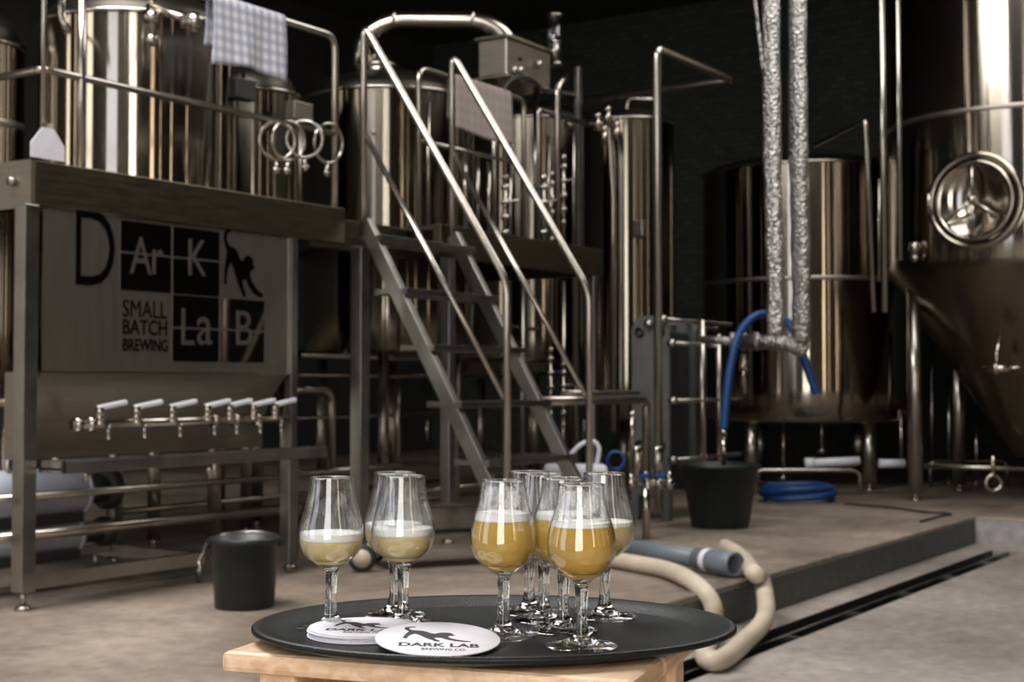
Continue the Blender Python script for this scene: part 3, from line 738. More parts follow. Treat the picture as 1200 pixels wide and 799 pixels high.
# kettle behind the left rail
c = ground(160, 8.2); k1 = tank('brewing_kettle', 'tall polished kettle behind the left railing above the sign', c, .56, .95, 3.03, legs=legs4(c, .45, .96))
m = MB(); p = V((c.x-.25, c.y-.30, 3.2)); m.cyl(p, p+V((0, 0, .2)), .10); m.tube([p+V((0, 0, .1)), p+V((0, -.02, .45)), p+V((0, .5, .9))], .035, 12, .1); obj('manway', m, STEEL, k1)
c0_ = ground(-32, 8.0); k0 = tank('brewing_kettle', 'kettle cut off by the left edge of the picture', c0_, .26, 1.0, 2.9, legs=legs4(c0_, .2, 1.0), bands=(2.45,))
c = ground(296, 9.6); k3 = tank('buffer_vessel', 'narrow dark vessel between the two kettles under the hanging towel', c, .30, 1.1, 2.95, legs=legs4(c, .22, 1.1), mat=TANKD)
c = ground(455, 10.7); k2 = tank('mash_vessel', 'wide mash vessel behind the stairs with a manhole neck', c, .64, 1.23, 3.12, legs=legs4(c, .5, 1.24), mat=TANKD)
p = PD(444, 115, 10.5); m = MB(); m.cyl((p.x, p.y, 3.2), (p.x, p.y, 3.42), .13).cyl((p.x, p.y, 3.34), (p.x, p.y, 3.37), .155); obj('manhole_neck', m, STEEL, k2)
p = PD(437, 155, 10.04); m = MB()
m.cyl((p.x-.02, p.y-.02, p.z), (p.x+.01, p.y+.01, p.z), .01)
obj('sample_port', m, STEEL, k2)
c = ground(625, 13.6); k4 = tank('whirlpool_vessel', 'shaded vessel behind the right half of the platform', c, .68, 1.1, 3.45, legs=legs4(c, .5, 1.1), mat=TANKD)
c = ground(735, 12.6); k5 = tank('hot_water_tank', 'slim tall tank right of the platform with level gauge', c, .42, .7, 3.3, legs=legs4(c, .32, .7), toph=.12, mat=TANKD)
p = PD(750, 268, 12.15); m = MB(); m.box((p.x-.05, p.y-.05, p.z-.07), (p.x+.05, p.y+.05, p.z+.07), .01); obj('gauge_box', m, BRUSH, k5)
m = MB()
for px, py in ((700, 140), (712, 132), (722, 150), (708, 155)):
    q = PD(px, py, 12.0); m.cyl(q-ZZ*.10, q+ZZ*.02, .03).ball(q+ZZ*.03, .035)
q = PD(718, 158, 12.1); m.tube([PD(690, 145, 12), PD(713, 145, 12.05), V((q.x, q.y, 2.6)), V((q.x, q.y, .6))], .022, 10, .06); obj('fittings', m, STEEL, k5)
# middle tank
c5 = ground(945, 14.2); r5 = 1.02; lg = []
for px, d in ((1018, 13.5), (880, 13.6), (890, 14.8), (1005, 14.9)): q = ground(px, d); lg.append((q.x, q.y, .68))
t5 = tank('bright_beer_tank', 'broad low beer tank in the middle distance behind the foil pipes', c5, r5, .65, 3.08, legs=lg, legr=.068, bands=(1.99,), toph=.16)
m = MB()
for px, py, d in ((938, 172, 13.5), (926, 185, 13.5)): q = PD(px, py, d); m.cyl(q-ZZ*.2, q, .03).cyl(q-RT*.06, q+RT*.06, .02)
obj('top_valve', m, STEEL, t5)
# fermenter
c6 = ground(1207, 12.4); r6 = 1.20
lg = []
for px, d in ((1072, 12.3), (1123, 13.4)): q = ground(px, d); lg.append((q.x, q.y, 1.88 if px < 1100 else 1.5))
a = math.atan2(lg[0][1]-c6.y, lg[0][0]-c6.x)
for k in (1, 2): lg.append((c6.x+1.05*math.cos(a+k*PI/2), c6.y+1.05*math.sin(a+k*PI/2), 1.85))
zc = PD(1200, 302, 11.2).z
t6 = tank('fermenter', 'huge conical fermenter at the right edge with round manway', c6, r6, zc, 5.2, bottom='cone', cone=(.12, .36), legs=lg, legr=.062, bands=(PD(1200, 120, 11.2).z,), toph=.4)
# manway on the shell
dirm = None
best = None
for k in range(720):
    a = k*PI/360; q = V((c6.x+r6*math.cos(a), c6.y+r6*math.sin(a), 2.5)); v_ = q-CAM
    if (q-V((c6.x, c6.y, 2.5))).dot(v_) > 0: continue
    px = CX+FPX*v_.dot(RT)/v_.dot(FW)
    if best is None or abs(px-1146) < best[0]: best = (abs(px-1146), a)
a = best[1]; nm = V((math.cos(a), math.sin(a), 0)); q0 = V((c6.x, c6.y, 0))+nm*r6; zmw = PD(1146, 236, (q0-CAM).dot(f0)).z
q0.z = zmw; side = ZZ.cross(nm)
m = MB(); m.lathe([(.30, -.06), (.38, -.03), (.395, .03), (.40, .07), (.37, .085), (.34, .07), (.33, -.0), (.30, .0)], q0, nm, 64, closed_prof=True); mw = obj('manway', m, TANK, t6)
m = MB(); m.lathe([(0, .02), (.10, .022), (.20, .045), (.27, .08), (.30, .10), (.325, .10), (.325, .06), (.30, .05), (0, .0)], q0, nm, 64); obj('manway_door', m, TANK, mw)
m = MB(); q = q0+nm*.13
for ang_ in (PI/2, PI/2+2.2, PI/2-2.2, -PI/2): m.tube([q, q+(side*math.cos(ang_)+ZZ*math.sin(ang_))*.27], .014, 10)
m.ball(q, .035); m.tube([q+side*-.36+ZZ*.08, q+side*-.36-ZZ*.08], .02, 10); obj('cross_handle', m, STEEL, mw)
# sample valve on the cone
q = PD(1168, 432, 11.45); m = MB(); m.tube([q+nm*-.35, q], .022, 10).cyl(q-side*.11, q+side*.11, .03).cyl(q-side*.02, q+side*.02, .05).tube([q+side*.05, q+side*.2+ZZ*.01], .012, 8).tube([q, q+ZZ*.12, q+ZZ*.30-nm*.1], .016, 10, .04); obj('sample_valve', m, STEEL, t6)
q = PD(1072, 290, 11.9); m = MB(); m.ball(q, .055).tube([q+V((.25, -.2, 0)), q, q-ZZ*.1], .025, 10, .03); m.ball(q-ZZ*.09, .035); obj('relief_valve', m, STEEL, t6)
q1 = PD(1083, 546, 12.4); q2 = PD(1230, 550, 12.1)
m = MB(); m.tube([q1, q2], .024, 10); obj('leg_brace', m, TUBE, t6)

# ================================================================= PIPEWORK
def pipe(pts, r, label, name='steel_pipe', mat=TUBE, fillet=.08, cat='pipe', smooth=False, seg=12):
    m = MB(); m.tube(pts, r, seg, fillet, smooth=smooth); return tag(obj(name, m, mat), label, cat)
# tall square-cornered overhead line
pt = PD(770, 57, 9.9); dx = 1.24
pA = V((pt.x, pt.y, 0.9)); pB = pt; pC = pt+V((dx, 0, 0)); pD_ = pC+V((0, 1.9, 0))
pipe([V((pt.x, pt.y, .12)), pB, pC, pD_], .030, 'tall steel pipe rising beside the heat exchanger and turning overhead', fillet=.06)
q = PD(735, 115, 12.6); pipe([V((q.x, q.y, 3.38)), q, PD(768, 117, 12.5)], .022, 'thin horizontal pipe high above the slim tank')
# vapour duct
m = MB(); m.tube([PD(424, 84, 10.4), PD(424, 44, 10.4), PD(456, 23, 10.4), PD(560, 23, 10.4), PD(592, 38, 10.4), PD(602, 75, 10.4)], .068, 20, .12)
for px, py in ((462, 23), (554, 23)): q = PD(px, py, 10.4); m.cyl(q-RT*.012, q+RT*.012, .075)
tag(obj('vapour_duct', m, STEEL), 'fat curved steel duct arching over the mash vessel', 'duct')
# foil-lagged pipes
def lag(px0, px1, pyb, d, label, right):
    pts = [PD(px0, -60, d), PD((px0+px1)/2-1, 180, d), PD(px1, 330, d), PD(px1, pyb, d)]
    m = MB(); pp = catmull([V(p) for p in pts], False, 10)
    m.tube(pp, .066 if right else .060, 18, rfun=lambda t: 1+.05*math.sin(t*60)+.04*math.sin(t*23+1)); e = pp[-1]
    t = tag(obj('insulated_pipe', m, FOIL), label, 'pipe', 'foil wrapped pipes'); return e
e1_ = lag(903, 909, 392, 9.6, 'left foil wrapped pipe hanging down beside the blue hose', False)
e2_ = lag(934, 939, 400, 9.9, 'right foil wrapped pipe, with the fatter crinkled lagging', True)
q = PD(905, 0, 9.6)
m = MB(); m.tube([e2_+ZZ*.0, e2_-ZZ*.07, PD(925, 402, 9.9), PD(868, 400, 10.2)], .052, 16, .06); m.tube([PD(868, 400, 10.2), PD(822, 398, 10.5)], .03, 12)
for px, d in ((872, 10.2), (886, 10.1), (858, 10.25)): q = PD(px, 400, d); m.cyl(q-RT*.015, q+RT*.015, .065)
tag(obj('elbow_pipe', m, FOIL), 'foil wrapped elbow joining the hanging pipes to the heat exchanger', 'pipe')
m = MB(); q = PD(871, 415, 10.15); m.tube([q, q-ZZ*.28], .02, 10).cyl(q-ZZ*.12, q-ZZ*.05, .032); tag(obj('drain_valve', m, STEEL), 'small drain valve hanging below the foil elbow', 'valve')
pipe([PD(880, -40, 9.75), PD(897, 105, 9.75), PD(901, 200, 9.75), PD(906, 330, 9.75)], .012, 'thin silvery cable line running down behind the left foil pipe', name='thin_conduit', mat=FOIL, smooth=True)
pipe([PD(924, -40, 10.05), PD(926, 60, 10.05), PD(930, 105, 10.05), PD(940, 120, 10.05)], .014, 'thin tube hooking into the right foil pipe', name='thin_conduit', smooth=True)
pipe([PD(1032, -40, 11.2), PD(1037, 366, 11.2)], .026, 'long vertical pipe left of the fermenter, reaching its cone')
pipe([PD(1051, -40, 11.3), PD(1055, 305, 11.3)], .020, 'vertical pipe close against the left side of the fermenter')
pipe([PD(955, 170, 12.2), PD(1014, 140, 11.4), PD(1024, 366, 11.4)], .020, 'thin pipe bent down in front of the middle tank', fillet=.06)
pipe([PD(1030, 210, 11.6), PD(1030, 330, 11.6)], .012, 'short copper coloured tube between the two vertical pipes')
# control cabinet and post group on the platform
cab = thing('control_cabinet', 'dark steel cabinet on the platform below the glass level gauge', 'cabinet', PY(620, 255, 5.75))
q = PY(620, 75, 5.66); m = MB(); m.box((q.x-.30, q.y, q.z-.13), (q.x+.30, q.y+.25, q.z+.14), .01); obj('body', m, BRUSH, cab)
m = MB(); m.box((q.x-.32, q.y-.02, q.z+.14), (q.x+.32, q.y+.27, q.z+.165), .004).box((q.x-.32, q.y-.02, q.z-.15), (q.x+.32, q.y+.27, q.z-.13), .004); obj('trim_edge', m, TUBE, cab)
m = MB()
for sx in (-.28, .28): m.cyl((q.x+sx, q.y+.12, 1.99), (q.x+sx, q.y+.12, q.z-.14), .02)
obj('leg', m, TUBE, cab)
m = MB()
for px, py in ((632, 75), (610, 82), (603, 82)): p = PY(px, py, 5.63); m.cyl(p-ZZ*.03, p+ZZ*.03, .018)
obj('gauge', m, STEEL, cab)
p = PY(650, 45, 5.72); sg = thing('sight_glass', 'clear cylindrical level gauge standing over the cabinet', 'gauge', p-ZZ*.2)
m = MB(); m.lathe([(.058, -.19), (.058, .17), (.053, .17), (.053, -.19)], p, ZZ, 32, closed_prof=True); obj('cylinder', m, THIN, sg)
m = MB(); m.cyl(p-ZZ*.21, p-ZZ*.19, .065).cyl(p-ZZ*.19, p-ZZ*.02, .035); obj('base', m, STEEL, sg); m = MB(); m.cyl(p+ZZ*.17, p+ZZ*.185, .062); obj('cap', m, STEEL, sg)
pst = onr(678, PT, PYF+.46); m = MB(); m.box((pst.x-.03, pst.y-.02, PT-.02), (pst.x+.03, pst.y+.02, 3.5), .004); m.beam((pst.x-.55, pst.y, 3.22), (pst.x, pst.y, 3.28), .03, .03)
tag(obj('support_post', m, FRAME), 'tall square post at the right end of the platform', 'post')
pipe([V((pst.x+.12, pst.y+.1, 1.0)), V((pst.x+.12, pst.y+.1, 3.05)), V((pst.x-.02, pst.y+.1, 3.05))], .024, 'pipe bent over beside the square platform post', fillet=.05)
q = PY(653, 100, 5.60); pipe([V((q.x, q.y, PT)), q, PY(664, 90, 5.60)], .024, 'vertical pipe under the cabinet with angled top')
m = MB(); m.tube([PY(612+22*math.cos(a*PI/12), 110-20*math.sin(a*PI/12), 5.62) for a in range(13)], .012, 10); tag(obj('looped_cable', m, DARKST), 'thin dark loop of cable under the cabinet', 'cable')
rnd = random.Random(11)
vlab = ['cluster of small valves beside the upper platform rail', 'valve stack under the short guard rail', 'lower valve stack near the right beam', 'valve pair behind the pink towel', 'blue handled valve behind the staircase treads', 'small valve behind the right stringer']
for (px, py, d), lb in zip(((637, 240, 5.50), (660, 215, 5.66), (646, 235, 5.72), (592, 240, 5.70), (645, 440, 5.9), (660, 455, 6.1)), vlab):
    q = PY(px, py, d); t = thing('valve_stack', lb, 'valve', q-ZZ*.25)
    m = MB(); m.tube([V((q.x, q.y, PT if q.z > PT else 0)), q+ZZ*.2], .014, 10)
    for k in range(4): z = -.2+.11*k; m.cyl(q+ZZ*z-RT*.03, q+ZZ*z+RT*.03, .022)
    m.ball(q+ZZ*.2, .028); m.ball(q-ZZ*.3, .025); obj('body', m, STEEL, t)
    m = MB(); m.beam(q+ZZ*.02, q+ZZ*.04+RT*.10, .02, .012); obj('lever', m, BLUEH if 'blue' in lb else STEEL, t)
xs_ = [(502, 120, 290), (545, 175, 275), (560, 180, 275), (573, 190, 280), (612, 205, 285), (643, 160, 290), (672, 150, 290), (598, 200, 285)]
names_ = ['first upright tube seen through the stair handrails', 'upright tube below the left part of the pink towel', 'upright tube below the middle of the pink towel', 'upright tube below the right edge of the pink towel', 'upright tube in line with the guard rail end', 'upright tube beneath the control cabinet', 'upright tube near the square platform post', 'upright tube just right of the pink towel']
for (px, y0, y1), lb in zip(xs_, names_):
    q = PY(px, y0, 5.66+.03*rnd.random()); pipe([q, V((q.x, q.y, PT))], .013, lb)
# low horizontal lines behind and under the platform
def hline(x0, x1, pxref, pyref, Y, r, label, **k):
    z = PY(pxref, pyref, Y).z; a = PY(x0, 450, Y).x; b_ = PY(x1, 450, Y).x
    return pipe([V((a, Y, z)), V((b_, Y, z))], r, label, **k)
hline(-60, 352, 200, 610, 5.45, .026, 'thick low pipe running left to right behind the bench leg')
hline(-60, 352, 200, 569, 5.47, .018, 'slimmer pipe just under the drip bench')
hline(128, 520, 200, 594, 6.5, .020, 'rear low pipe above the black bucket')
hline(350, 600, 450, 418, 6.6, .028, 'upper header pipe behind the stair foot')
hline(350, 590, 450, 440, 6.75, .018, 'second header pipe just below the upper one')
hline(350, 520, 450, 487, 6.9, .014, 'thin dim pipe across the dark middle bay')
hline(350, 522, 440, 548, 6.2, .024, 'lower header pipe between the steel columns')
hline(492, 640, 510, 574, 6.3, .022, 'short low pipe behind the square column')
hline(352, 700, 400, 596, 7.1, .018, 'far low pipe above the floor behind the glasses')
q = [PY(345, 454, 6.1), PY(389, 456, 6.1), PY(389, 549, 6.1)]; pipe([V((q[0].x, 6.1, q[1].z)), q[1], q[2]], .026, 'bent pipe dropping down right of the sign panel', fillet=.12)
pipe([PY(466, 445, 6.15), PY(466, 542, 6.15)], .020, 'short upright pipe between the two square columns')
pipe([PY(500, 490, 6.3), PY(500, 516, 6.3)], .014, 'tiny upright stub right of the short pipe')
hline(628, 754, 690, 469, 4.75, .030, 'horizontal pipe ending in an elbow left of the heat exchanger')
hline(660, 748, 720, 460, 4.8, .018, 'thin tube on top of the elbow pipe')
hline(575, 680, 600, 422, 6.6, .020, 'pipe behind the lower end of the handrail')
a, q = PY(590, 383, 6.9), PY(668, 383, 6.9); q.z = a.z; pipe([V((a.x, a.y, 0)), a, q, V((q.x, q.y, 0))], .016, 'thin pipe crossing behind the upper treads')
q = PY(755, 471, 4.75); pipe([q-V((.05, 0, 0)), q+V((.03, 0, 0)), V((q.x+.03, q.y, PY(758, 575, 4.75).z))], .030, 'down pipe beneath the elbow beside the heat exchanger', fillet=.05)
for px, lb in ((612, 'dim upright behind the right stringer foot'), (660, 'chain-like upright right of the staircase'), (675, 'dim upright behind the handrail post')):
    q = PY(px, 330, 6.35); pipe([q, V((q.x, q.y, 0))], .022, lb)
# pump motors at far left
def motor(px0, px1, py, Y, r, label):
    a = PY(px0, py, Y); b_ = V((PY(px1, py, Y).x, Y, a.z)); t = thing('pump_motor', label, 'pump', (b_.x, Y, a.z-r-.03))
    m = MB(); m.cyl(a, b_, r, bev=.02)
    for k in range(2): xx = a.x+(b_.x-a.x)*(.15+.8*k); m.lathe([(r, -.01), (r+.008, -.008), (r+.008, .008), (r, .01)], V((xx, Y, a.z)), V((1, 0, 0)), 40)
    obj('housing', m, PAINTG, t)
    m = MB(); m.cyl(b_, b_+V((.12, 0, 0)), r*.6, bev=.01).cyl(b_+V((.12, 0, 0)), b_+V((.20, 0, 0)), r*.9, bev=.02); obj('pump_head', m, DARKST, t)
    m = MB(); m.box((a.x+.1, Y-.08, a.z-r-.03), (b_.x-.05, Y+.08, a.z-r+.02), .005); obj('foot', m, DARKST, t)
motor(-60, 96, 586, 5.74, .12, 'upper pale grey pump motor at far left behind the column')
motor(-60, 92, 642, 5.74, .085, 'lower pale grey pump motor near the floor at far left')
m = MB(); q = PY(10, 470, 5.7)
m.tube([q+ZZ*.12, q-ZZ*.15], .016, 10).cyl(q-RT*.05, q+RT*.05, .03).ball(q-ZZ*.14, .03); m.tube([q-ZZ*.12, q-ZZ*.5], .014, 10); tag(obj('valve_stack', m, STEEL), 'valve column left of the sign panel at the picture edge', 'valve')
pipe([PY(-40, 552, 6.0), PY(5, 558, 5.8), PY(18, 540, 5.7), PY(20, 500, 5.7)], .016, 'blue hose end dropping at the far left edge', name='blue_tube', mat=BLUEH, smooth=True, cat='hose')
# hanging fixtures behind left rail
q = PD(285, 105, 8.2); m = MB(); m.box((q.x-.08, q.y-.03, q.z-.06), (q.x+.08, q.y+.05, q.z+.06), .006).cyl(q+ZZ*.06, q+ZZ*.35, .012)
tag(obj('junction_box', m, DARKST), 'black junction box hanging under the checked towel', 'box')
q = PD(352, 131, 9.2); m = MB(); m.box((q.x-.09, q.y-.03, q.z-.06), (q.x+.09, q.y+.05, q.z+.06), .006).cyl(q-ZZ*.7, q-ZZ*.06, .012)
tag(obj('junction_box', m, BRUSH), 'small grey box on a stem above the clamp rings', 'box')
m = MB(); q = PD(178, 20, 7.4); m.cyl(q-RT*.04, q+RT*.04, .04).cyl(q-ZZ*.12, q+ZZ*.3, .02).ball(q-ZZ*.12, .035); q = PD(228, 25, 7.4); m.cyl(q-RT*.07, q+RT*.04, .035).tube([q-RT*.25+ZZ*.08, q, q-ZZ*.06], .022, 10, .03); m.ball(q, .05)
tag(obj('overhead_valve', m, STEEL), 'shiny valve assembly above the left kettle rim', 'valve')
m = MB(); q = PD(72, 0, 7.3); m.tube([q+ZZ*.2, q-ZZ*.08, PD(80, 38, 7.3)], .022, 10, .03).tube([PD(80, 38, 7.3), PD(73, 30, 7.6)], .012, 8); tag(obj('spray_pipe', m, STEEL), 'polished pipe end between the two left posts', 'pipe')

# ================================================================= HEAT EXCHANGER
hx = thing('plate_heat_exchanger', 'grey plate heat exchanger between the slim tank and black tub', 'heat exchanger', ground(790, 10.6))
q = ground(762, 10.5); hx0 = q.x; hy = q.y
zt_ = PD(770, 370, 10.5).z; GREYP = plain('grey_painted_steel', (.13, .135, .128), .4, .5, .15)
def plate(xx, dy, zt2, zb2, th):
    m = MB(); P = [(-dy*.72, zt2), (dy*.72, zt2), (dy, zt2-.10), (dy, zb2), (-dy, zb2), (-dy, zt2-.10)]
    m.poly([V((xx, hy+a, z)) for a, z in P], (1, 0, 0), th); return m
m = plate(hx0, .155, zt_, .18, .03)
hp = obj('end_plate', m, GREYP, hx)
for sy, z in ((-1, zt_-.12), (1, zt_-.12), (-1, .55), (1, .55)):
    m = MB(); m.lathe([(.036, 0), (.04, .02), (.02, .02), (.02, 0)], (hx0-.02, hy+sy*.085, z), V((1, 0, 0)), 24); obj('port', m, BRUSH, hp)
m = MB()
for k in range(24): m.box((hx0+.035+k*.0145, hy-.125, .24), (hx0+.044+k*.0145, hy+.125, zt_-.12))
obj('plate_pack', m, DARKST, hx)
obj('pressure_plate', plate(hx0+.40, .165, zt_-.01, .20, .025), GREYP, hx)
m = MB(); L_ = 1.15
for sy, z in ((-.12, zt_-.03), (0, zt_-.06), (-.19, PD(830, 402, 10.3).z), (-.20, PD(830, 470, 10.3).z), (-.20, PD(830, 540, 10.3).z)):
    m.tube([(hx0-.03, hy+sy, z), (hx0+L_, hy+sy, z)], .016, 10); m.cyl((hx0-.05, hy+sy, z), (hx0-.0, hy+sy, z), .032, seg=6)
obj('tie_rods', m, TUBE, hx)
m = MB(); m.box((hx0+.62, hy-.07, .02), (hx0+.70, hy, zt_), .004); m.tube([(hx0+.75, hy-.20, .25), (hx0+.75, hy-.20, zt_-.12)], .022, 12); m.tube([(hx0+.46, hy-.20, .22), (hx0+.46, hy-.20, zt_-.02)], .028, 12); obj('rear_column', m, TUBE, hx)
for a in (-.20, .12): m = MB(); m.box((hx0-.02, hy+a*.8, 0), (hx0+.05, hy+a*.8+.06, .19), .004); obj('foot', m, GREYP, hx)
# filter skid left of it
fs = thing('filter_skid', 'small filter skid with two upright steel canisters beside the heat exchanger', 'filter unit', ground(755, 9.3))
m = MB()
for px in (747, 771): q = PD(px, 541, 9.2); m.cyl(q-ZZ*.09, q+ZZ*.10, .034, bev=.006)
obj('canister', m, STEEL, fs)
m = MB(); q = PD(745, 568, 9.25); q2 = PD(790, 565, 9.25); m.tube([q-RT*.05, q2], .024, 12)
for px in (740, 756, 772, 784): p = PD(px, 567, 9.25); m.cyl(p-RT*.02, p+RT*.02, .04).cyl(p-ZZ*.02, p+ZZ*.08, .016)
p = PD(757, 580, 9.2); m.cyl((p.x, p.y, 0), (p.x, p.y, p.z+.1), .025); p = PD(741, 500, 9.2); m.tube([p+ZZ*.1, p-ZZ*.2], .015, 10).ball(p+ZZ*.08, .02)
obj('pipework', m, STEEL, fs)
m = MB()
for px in (757, 776): p = PD(px, 558, 9.15); m.box(p-V((.03, .03, .015)), p+V((.03, .03, .015)), .005)
obj('valve_cap', m, BLUEH, fs)
m = MB(); p = PD(722, 540, 9.3)
m.tube([V((p.x, p.y, .0)), V((p.x, p.y, p.z-.1))]+[p+(RT*math.cos(a*.45)*.055+ZZ*math.sin(a*.45)*.06)+f0*.004*a for a in range(30)], .010, 8); tag(obj('coiled_tube', m, BLUEH), 'small coil of blue tubing left of the canisters', 'hose')
# ================================================================= BUCKETS, JERRYCAN, HOSES
def bucket(c, rt, rb, h, label, handle, name='black_bucket'):
    t = thing(name, label, 'bucket', c)
    m = MB(); w_ = .005
    m.lathe([(0, 0), (rb-.006, 0), (rb, .006), (rt, h-.03), (rt+.012, h-.03), (rt+.012, h-.005), (rt+.006, h), (rt-w_, h-.002), (rb-w_, .012), (0, .012)], c, ZZ, 64); obj('body', m, BLACKP, t)
    for s_ in (-1, 1):
        m = MB(); m.box(V(c)+RT*s_*(rt+.012)+V((-.012, -.012, h-.04)), V(c)+RT*s_*(rt+.012)+V((.012, .012, h-.012)), .004); obj('ear', m, BLACKP, t)
    if handle:
        m = MB(); pts = []
        for k in range(17):
            a = PI*k/16; pts.append(V(c)+RT*(-(rt+.02)*math.cos(a)*1.02)+V((0, 0, h-.03))+(f0*-.85 - ZZ*.52)*(rt*.80*math.sin(a)))
        if handle == 'left': pts = [V(c)-RT*(rt+.015)+V((0, 0, h-.02))+(-RT*.28-f0*.6-ZZ*.72)*(.17*math.sin(PI*k/16)) + RT*(rt*.0) + f0*(-.10*(1-math.cos(PI*k/16))/2) for k in range(17)]
        m.tube(pts, .004, 8); obj('handle', m, TUBE, t)
    return t
bc = ground(288, 6.42+.0, 0); bucket(bc, .150, .132, .315, 'black bucket with a wire handle in front of the sign bench', None)
bo = bpy.data.objects['black_bucket']
m = MB(); b0 = V(bc); h_ = .29
pl = b0-RT*.155+ZZ*h_; pr_ = b0+RT*.150+ZZ*h_
m.tube([pl+ZZ*.015+RT*.03-f0*.03, pl-RT*.012, pl-RT*.03-ZZ*.05-f0*.02, pl-RT*.045-ZZ*.085-f0*.03, pl-RT*.03-ZZ*.11-f0*.06], .0055, 8, smooth=True)
m.tube([b0+RT*(.155*math.cos(a*PI/14))-ZZ*(-.30)+f0*.16*math.sin(a*PI/14)+ZZ*.02*math.sin(a*PI/14) for a in range(15)], .005, 8)
obj('handle', m, TUBE, bo)
tb = ground(843, 10.0, 0); bucket(tb, .268, .20, .445, 'large black tub with the blue hose hanging into it', None, 'black_tub')
# blue hose looped over the foil elbow, ending in the tub
hp_ = [PD(848, 503, 10.02), PD(851, 470, 10.02), PD(856, 430, 10.03), PD(866, 392, 10.05), PD(884, 371, 10.12), PD(905, 369, 10.2), PD(925, 380, 10.2), PD(939, 410, 10.12), PD(949, 440, 10.1), PD(957, 461, 10.1)]
bh = thing('blue_hose', 'blue hose looped over the foil elbow and hanging into the tub', 'hose', hp_[0]-ZZ*.2)
m = MB(); m.tube(hp_, .030, 14, smooth=True); obj('hose', m, BLUEH, bh)
m = MB(); m.cyl(hp_[0]+ZZ*.01, hp_[0]-ZZ*.05, .022).tube([hp_[0]-ZZ*.03, hp_[0]-ZZ*.27], .018, 12); obj('nozzle', m, STEEL, bh)
cc = ground(934, 12.15); m = MB(); pts = []
for k in range(150):
    a = k*2*PI/34; rr = .29+.02*math.sin(k*.31); pts.append(V((cc.x, cc.y, 0))+RT*(rr*1.02*math.cos(a))+f0*(rr*.8*math.sin(a))+ZZ*(.028+.105*k/150+.006*math.sin(k*.5)))
m.tube(pts, .026, 10); tag(obj('coiled_hose', m, BLUEH), 'coiled blue hose on the floor beneath the middle tank', 'hose')
jc = thing('jerrycan', 'white plastic jerrycan with a tall handle behind the handrail post', 'jerrycan', ground(674, 9.0))
q = ground(674, 9.0); Rj = Matrix((RT, f0, ZZ)).transposed()
m = MB(); obox(m, q+ZZ*.25, .40, .24, .49, .03, Rj); obj('body', m, WHITEP, jc)
m = MB(); m.tube([PD(661, 543, 8.95), PD(670, 531, 8.95), PD(682, 520, 8.95), PD(695, 517, 8.95), PD(702, 526, 8.95), PD(699, 545, 8.95)], .014, 12, smooth=True); obj('handle', m, WHITEP, jc)
# grey waste pipe on the kerb
pa = PZ(864, 668, .10); pb = PZ(735, 645, .10); pa = V((pa.x, pa.y, .075)); pb = V((pb.x, pb.y, .075))
pa = PD(862, 662, 7.35); pa.z = .072; pb = PD(730, 641, 8.15); pb.z = .072
t = thing('waste_pipe', 'grey plastic waste pipe lying on the kerb behind the tray', 'pipe', V((pa.x, pa.y, 0))); dv = (pa-pb).normalized()
m = MB(); m.lathe([(.050, 0), (.050, (pa-pb).length-.2), (.044, (pa-pb).length-.2), (.044, 0)], pb, dv, 32, closed_prof=True); obj('pipe', m, PVC, t)
m = MB(); m.lathe([(.058, -.30), (.060, -.14), (.066, -.12), (.066, -.005), (.060, 0), (.052, 0), (.050, -.12), (.049, -.3)], pa, dv, 32, closed_prof=True); obj('socket', m, PVC, t)
m = MB(); qq = pa-dv*.21; m.lathe([(.0605, -.02), (.0615, -.015), (.0615, .015), (.0605, .02)], qq, dv, 32); obj('label_band', m, WHITEP, t, 'white sticker band on the pipe')
# cream hose
hz = .048
def gz(px, py, z): return PZ(px, py, z)
H = [gz(700, 652, hz), gz(745, 660, hz), gz(780, 667, hz), gz(806, 678, hz)]
d1 = [PY(826, 694, KY-.02), PY(836, 712, KY-.075), PY(836, 738, KY-.10), gz(826, 768, -.152), gz(845, 773, -.152), gz(872, 752, -.152)]
g2 = gz(897, 722, -.10)
H2 = [V((g2.x, min(g2.y, KY-.075), -.10)), V((PY(893, 690, KY-.07).x, KY-.07, .0)), gz(884, 672, hz+.01), gz(876, 660, hz), gz(866, 650, hz), gz(850, 640, hz)]
m = MB(); m.tube(H+d1+H2, .044, 16, smooth=True); tag(obj('cream_hose', m, CREAM), 'thick cream hose looping over the kerb right of the tray', 'hose')
# dark hose lying on the slab edge, upper right
pipe([PZ(990, 590, .012), PZ(1040, 594, .012), PZ(1085, 600, .012), PZ(1118, 602, .012), PZ(1100, 605, .012), PZ(1078, 611, .012)], .008, 'short dark strip lying on the raised slab near its corner', name='rubber_strip', mat=BLACKP, smooth=True, cat='strip')
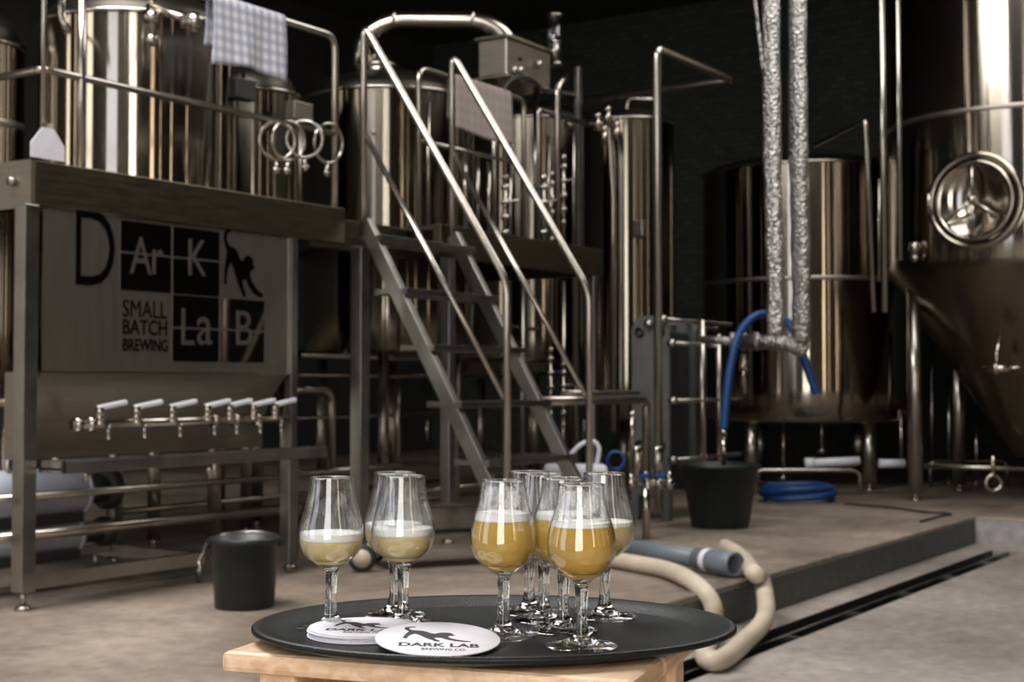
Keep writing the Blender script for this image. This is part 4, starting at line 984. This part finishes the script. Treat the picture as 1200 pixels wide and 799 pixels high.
# small trolley behind the glasses
tr = thing('pump_trolley', 'low grey pump trolley on cream wheels behind the stairs foot', 'trolley', ground(500, 7.9))
q = ground(500, 7.9)
m = MB(); m.beam(ground(432, 7.75, .17), ground(600, 8.1, .17), .30, .03); m.beam(ground(470, 7.85, .26), ground(560, 8.05, .26), .18, .15, bevel=.02); obj('chassis', m, FRAME, tr)
for px, d in ((425, 7.6), (438, 8.0), (592, 7.95), (600, 8.2)):
    c = ground(px, d, .075); m = MB(); m.lathe([(.03, -.018), (.07, -.016), (.075, -.008), (.075, .008), (.07, .016), (.03, .018)], c, f0, 28, closed_prof=True); wh = obj('wheel', m, BLACKP, tr)
    m = MB(); m.lathe([(0, -.02), (.048, -.02), (.048, .02), (0, .02)], c, f0, 24); obj('hub', m, CREAM, wh)
    m = MB(); m.box(c+V((-.01, -.01, .0)), c+V((.01, .01, .09))); obj('fork', m, FRAME, wh)
# under the tanks at right
hline_ = [(885, 1008, 551, 12.9, .02, 'low pipe under the middle tank'), (1090, 1180, 540, 13.9, .02, 'dim pipe low behind the fermenter leg')]
for a, b_, y, d, r, lb in hline_: p, q = PD(a, y, d), PD(b_, y, d); pipe([V((p.x, p.y, 0)), p, q, V((q.x, q.y, 0))], r, lb)
m = MB(); q1, q2 = PD(946, 543, 12.6), PD(1007, 540, 12.6); m.tube([q1, q2], .04, 14).cyl(q1-RT*.02, q1+RT*.06, .05); tag(obj('white_pipe', m, WHITEP), 'pale pipe section under the middle tank left of its leg', 'pipe')
m = MB(); q1, q2 = PD(1030, 543, 12.9), PD(1060, 543, 12.9); m.tube([q1, q2], .04, 14); tag(obj('white_pipe', m, WHITEP), 'pale pipe section between tank leg and fermenter leg', 'pipe')
m = MB(); q = PD(1164, 566, 11.6); m.lathe([(.05, -.02), (.075, -.02), (.075, .02), (.05, .02)], q, f0, 28, closed_prof=True).tube([q+ZZ*.07, q+ZZ*.22], .018, 10); tag(obj('outlet_flange', m, STEEL), 'open ring flange below the fermenter cone', 'flange')
for (px, y0, y1, d), lb in zip(((918, 486, 560, 13.7), (963, 486, 528, 13.7), (1056, 480, 545, 13.5), (1092, 400, 568, 14.5), (1112, 440, 568, 14.3), (1144, 490, 569, 14.2)), ('valve stem under the left half of the middle tank', 'short valve stem under the middle tank', 'valve stem just left of the fermenter leg', 'dim rear upright right of the fermenter leg', 'second dim rear upright beneath the cone', 'thin rear upright under the cone tip')):
    q = PD(px, y0, d); q2 = PD(px, y1, d); m = MB(); m.tube([q, q2], .018, 10).ball(q2, .035).cyl(q2-RT*.05, q2+RT*.05, .02); tag(obj('outlet_valve', m, STEEL), lb, 'valve')
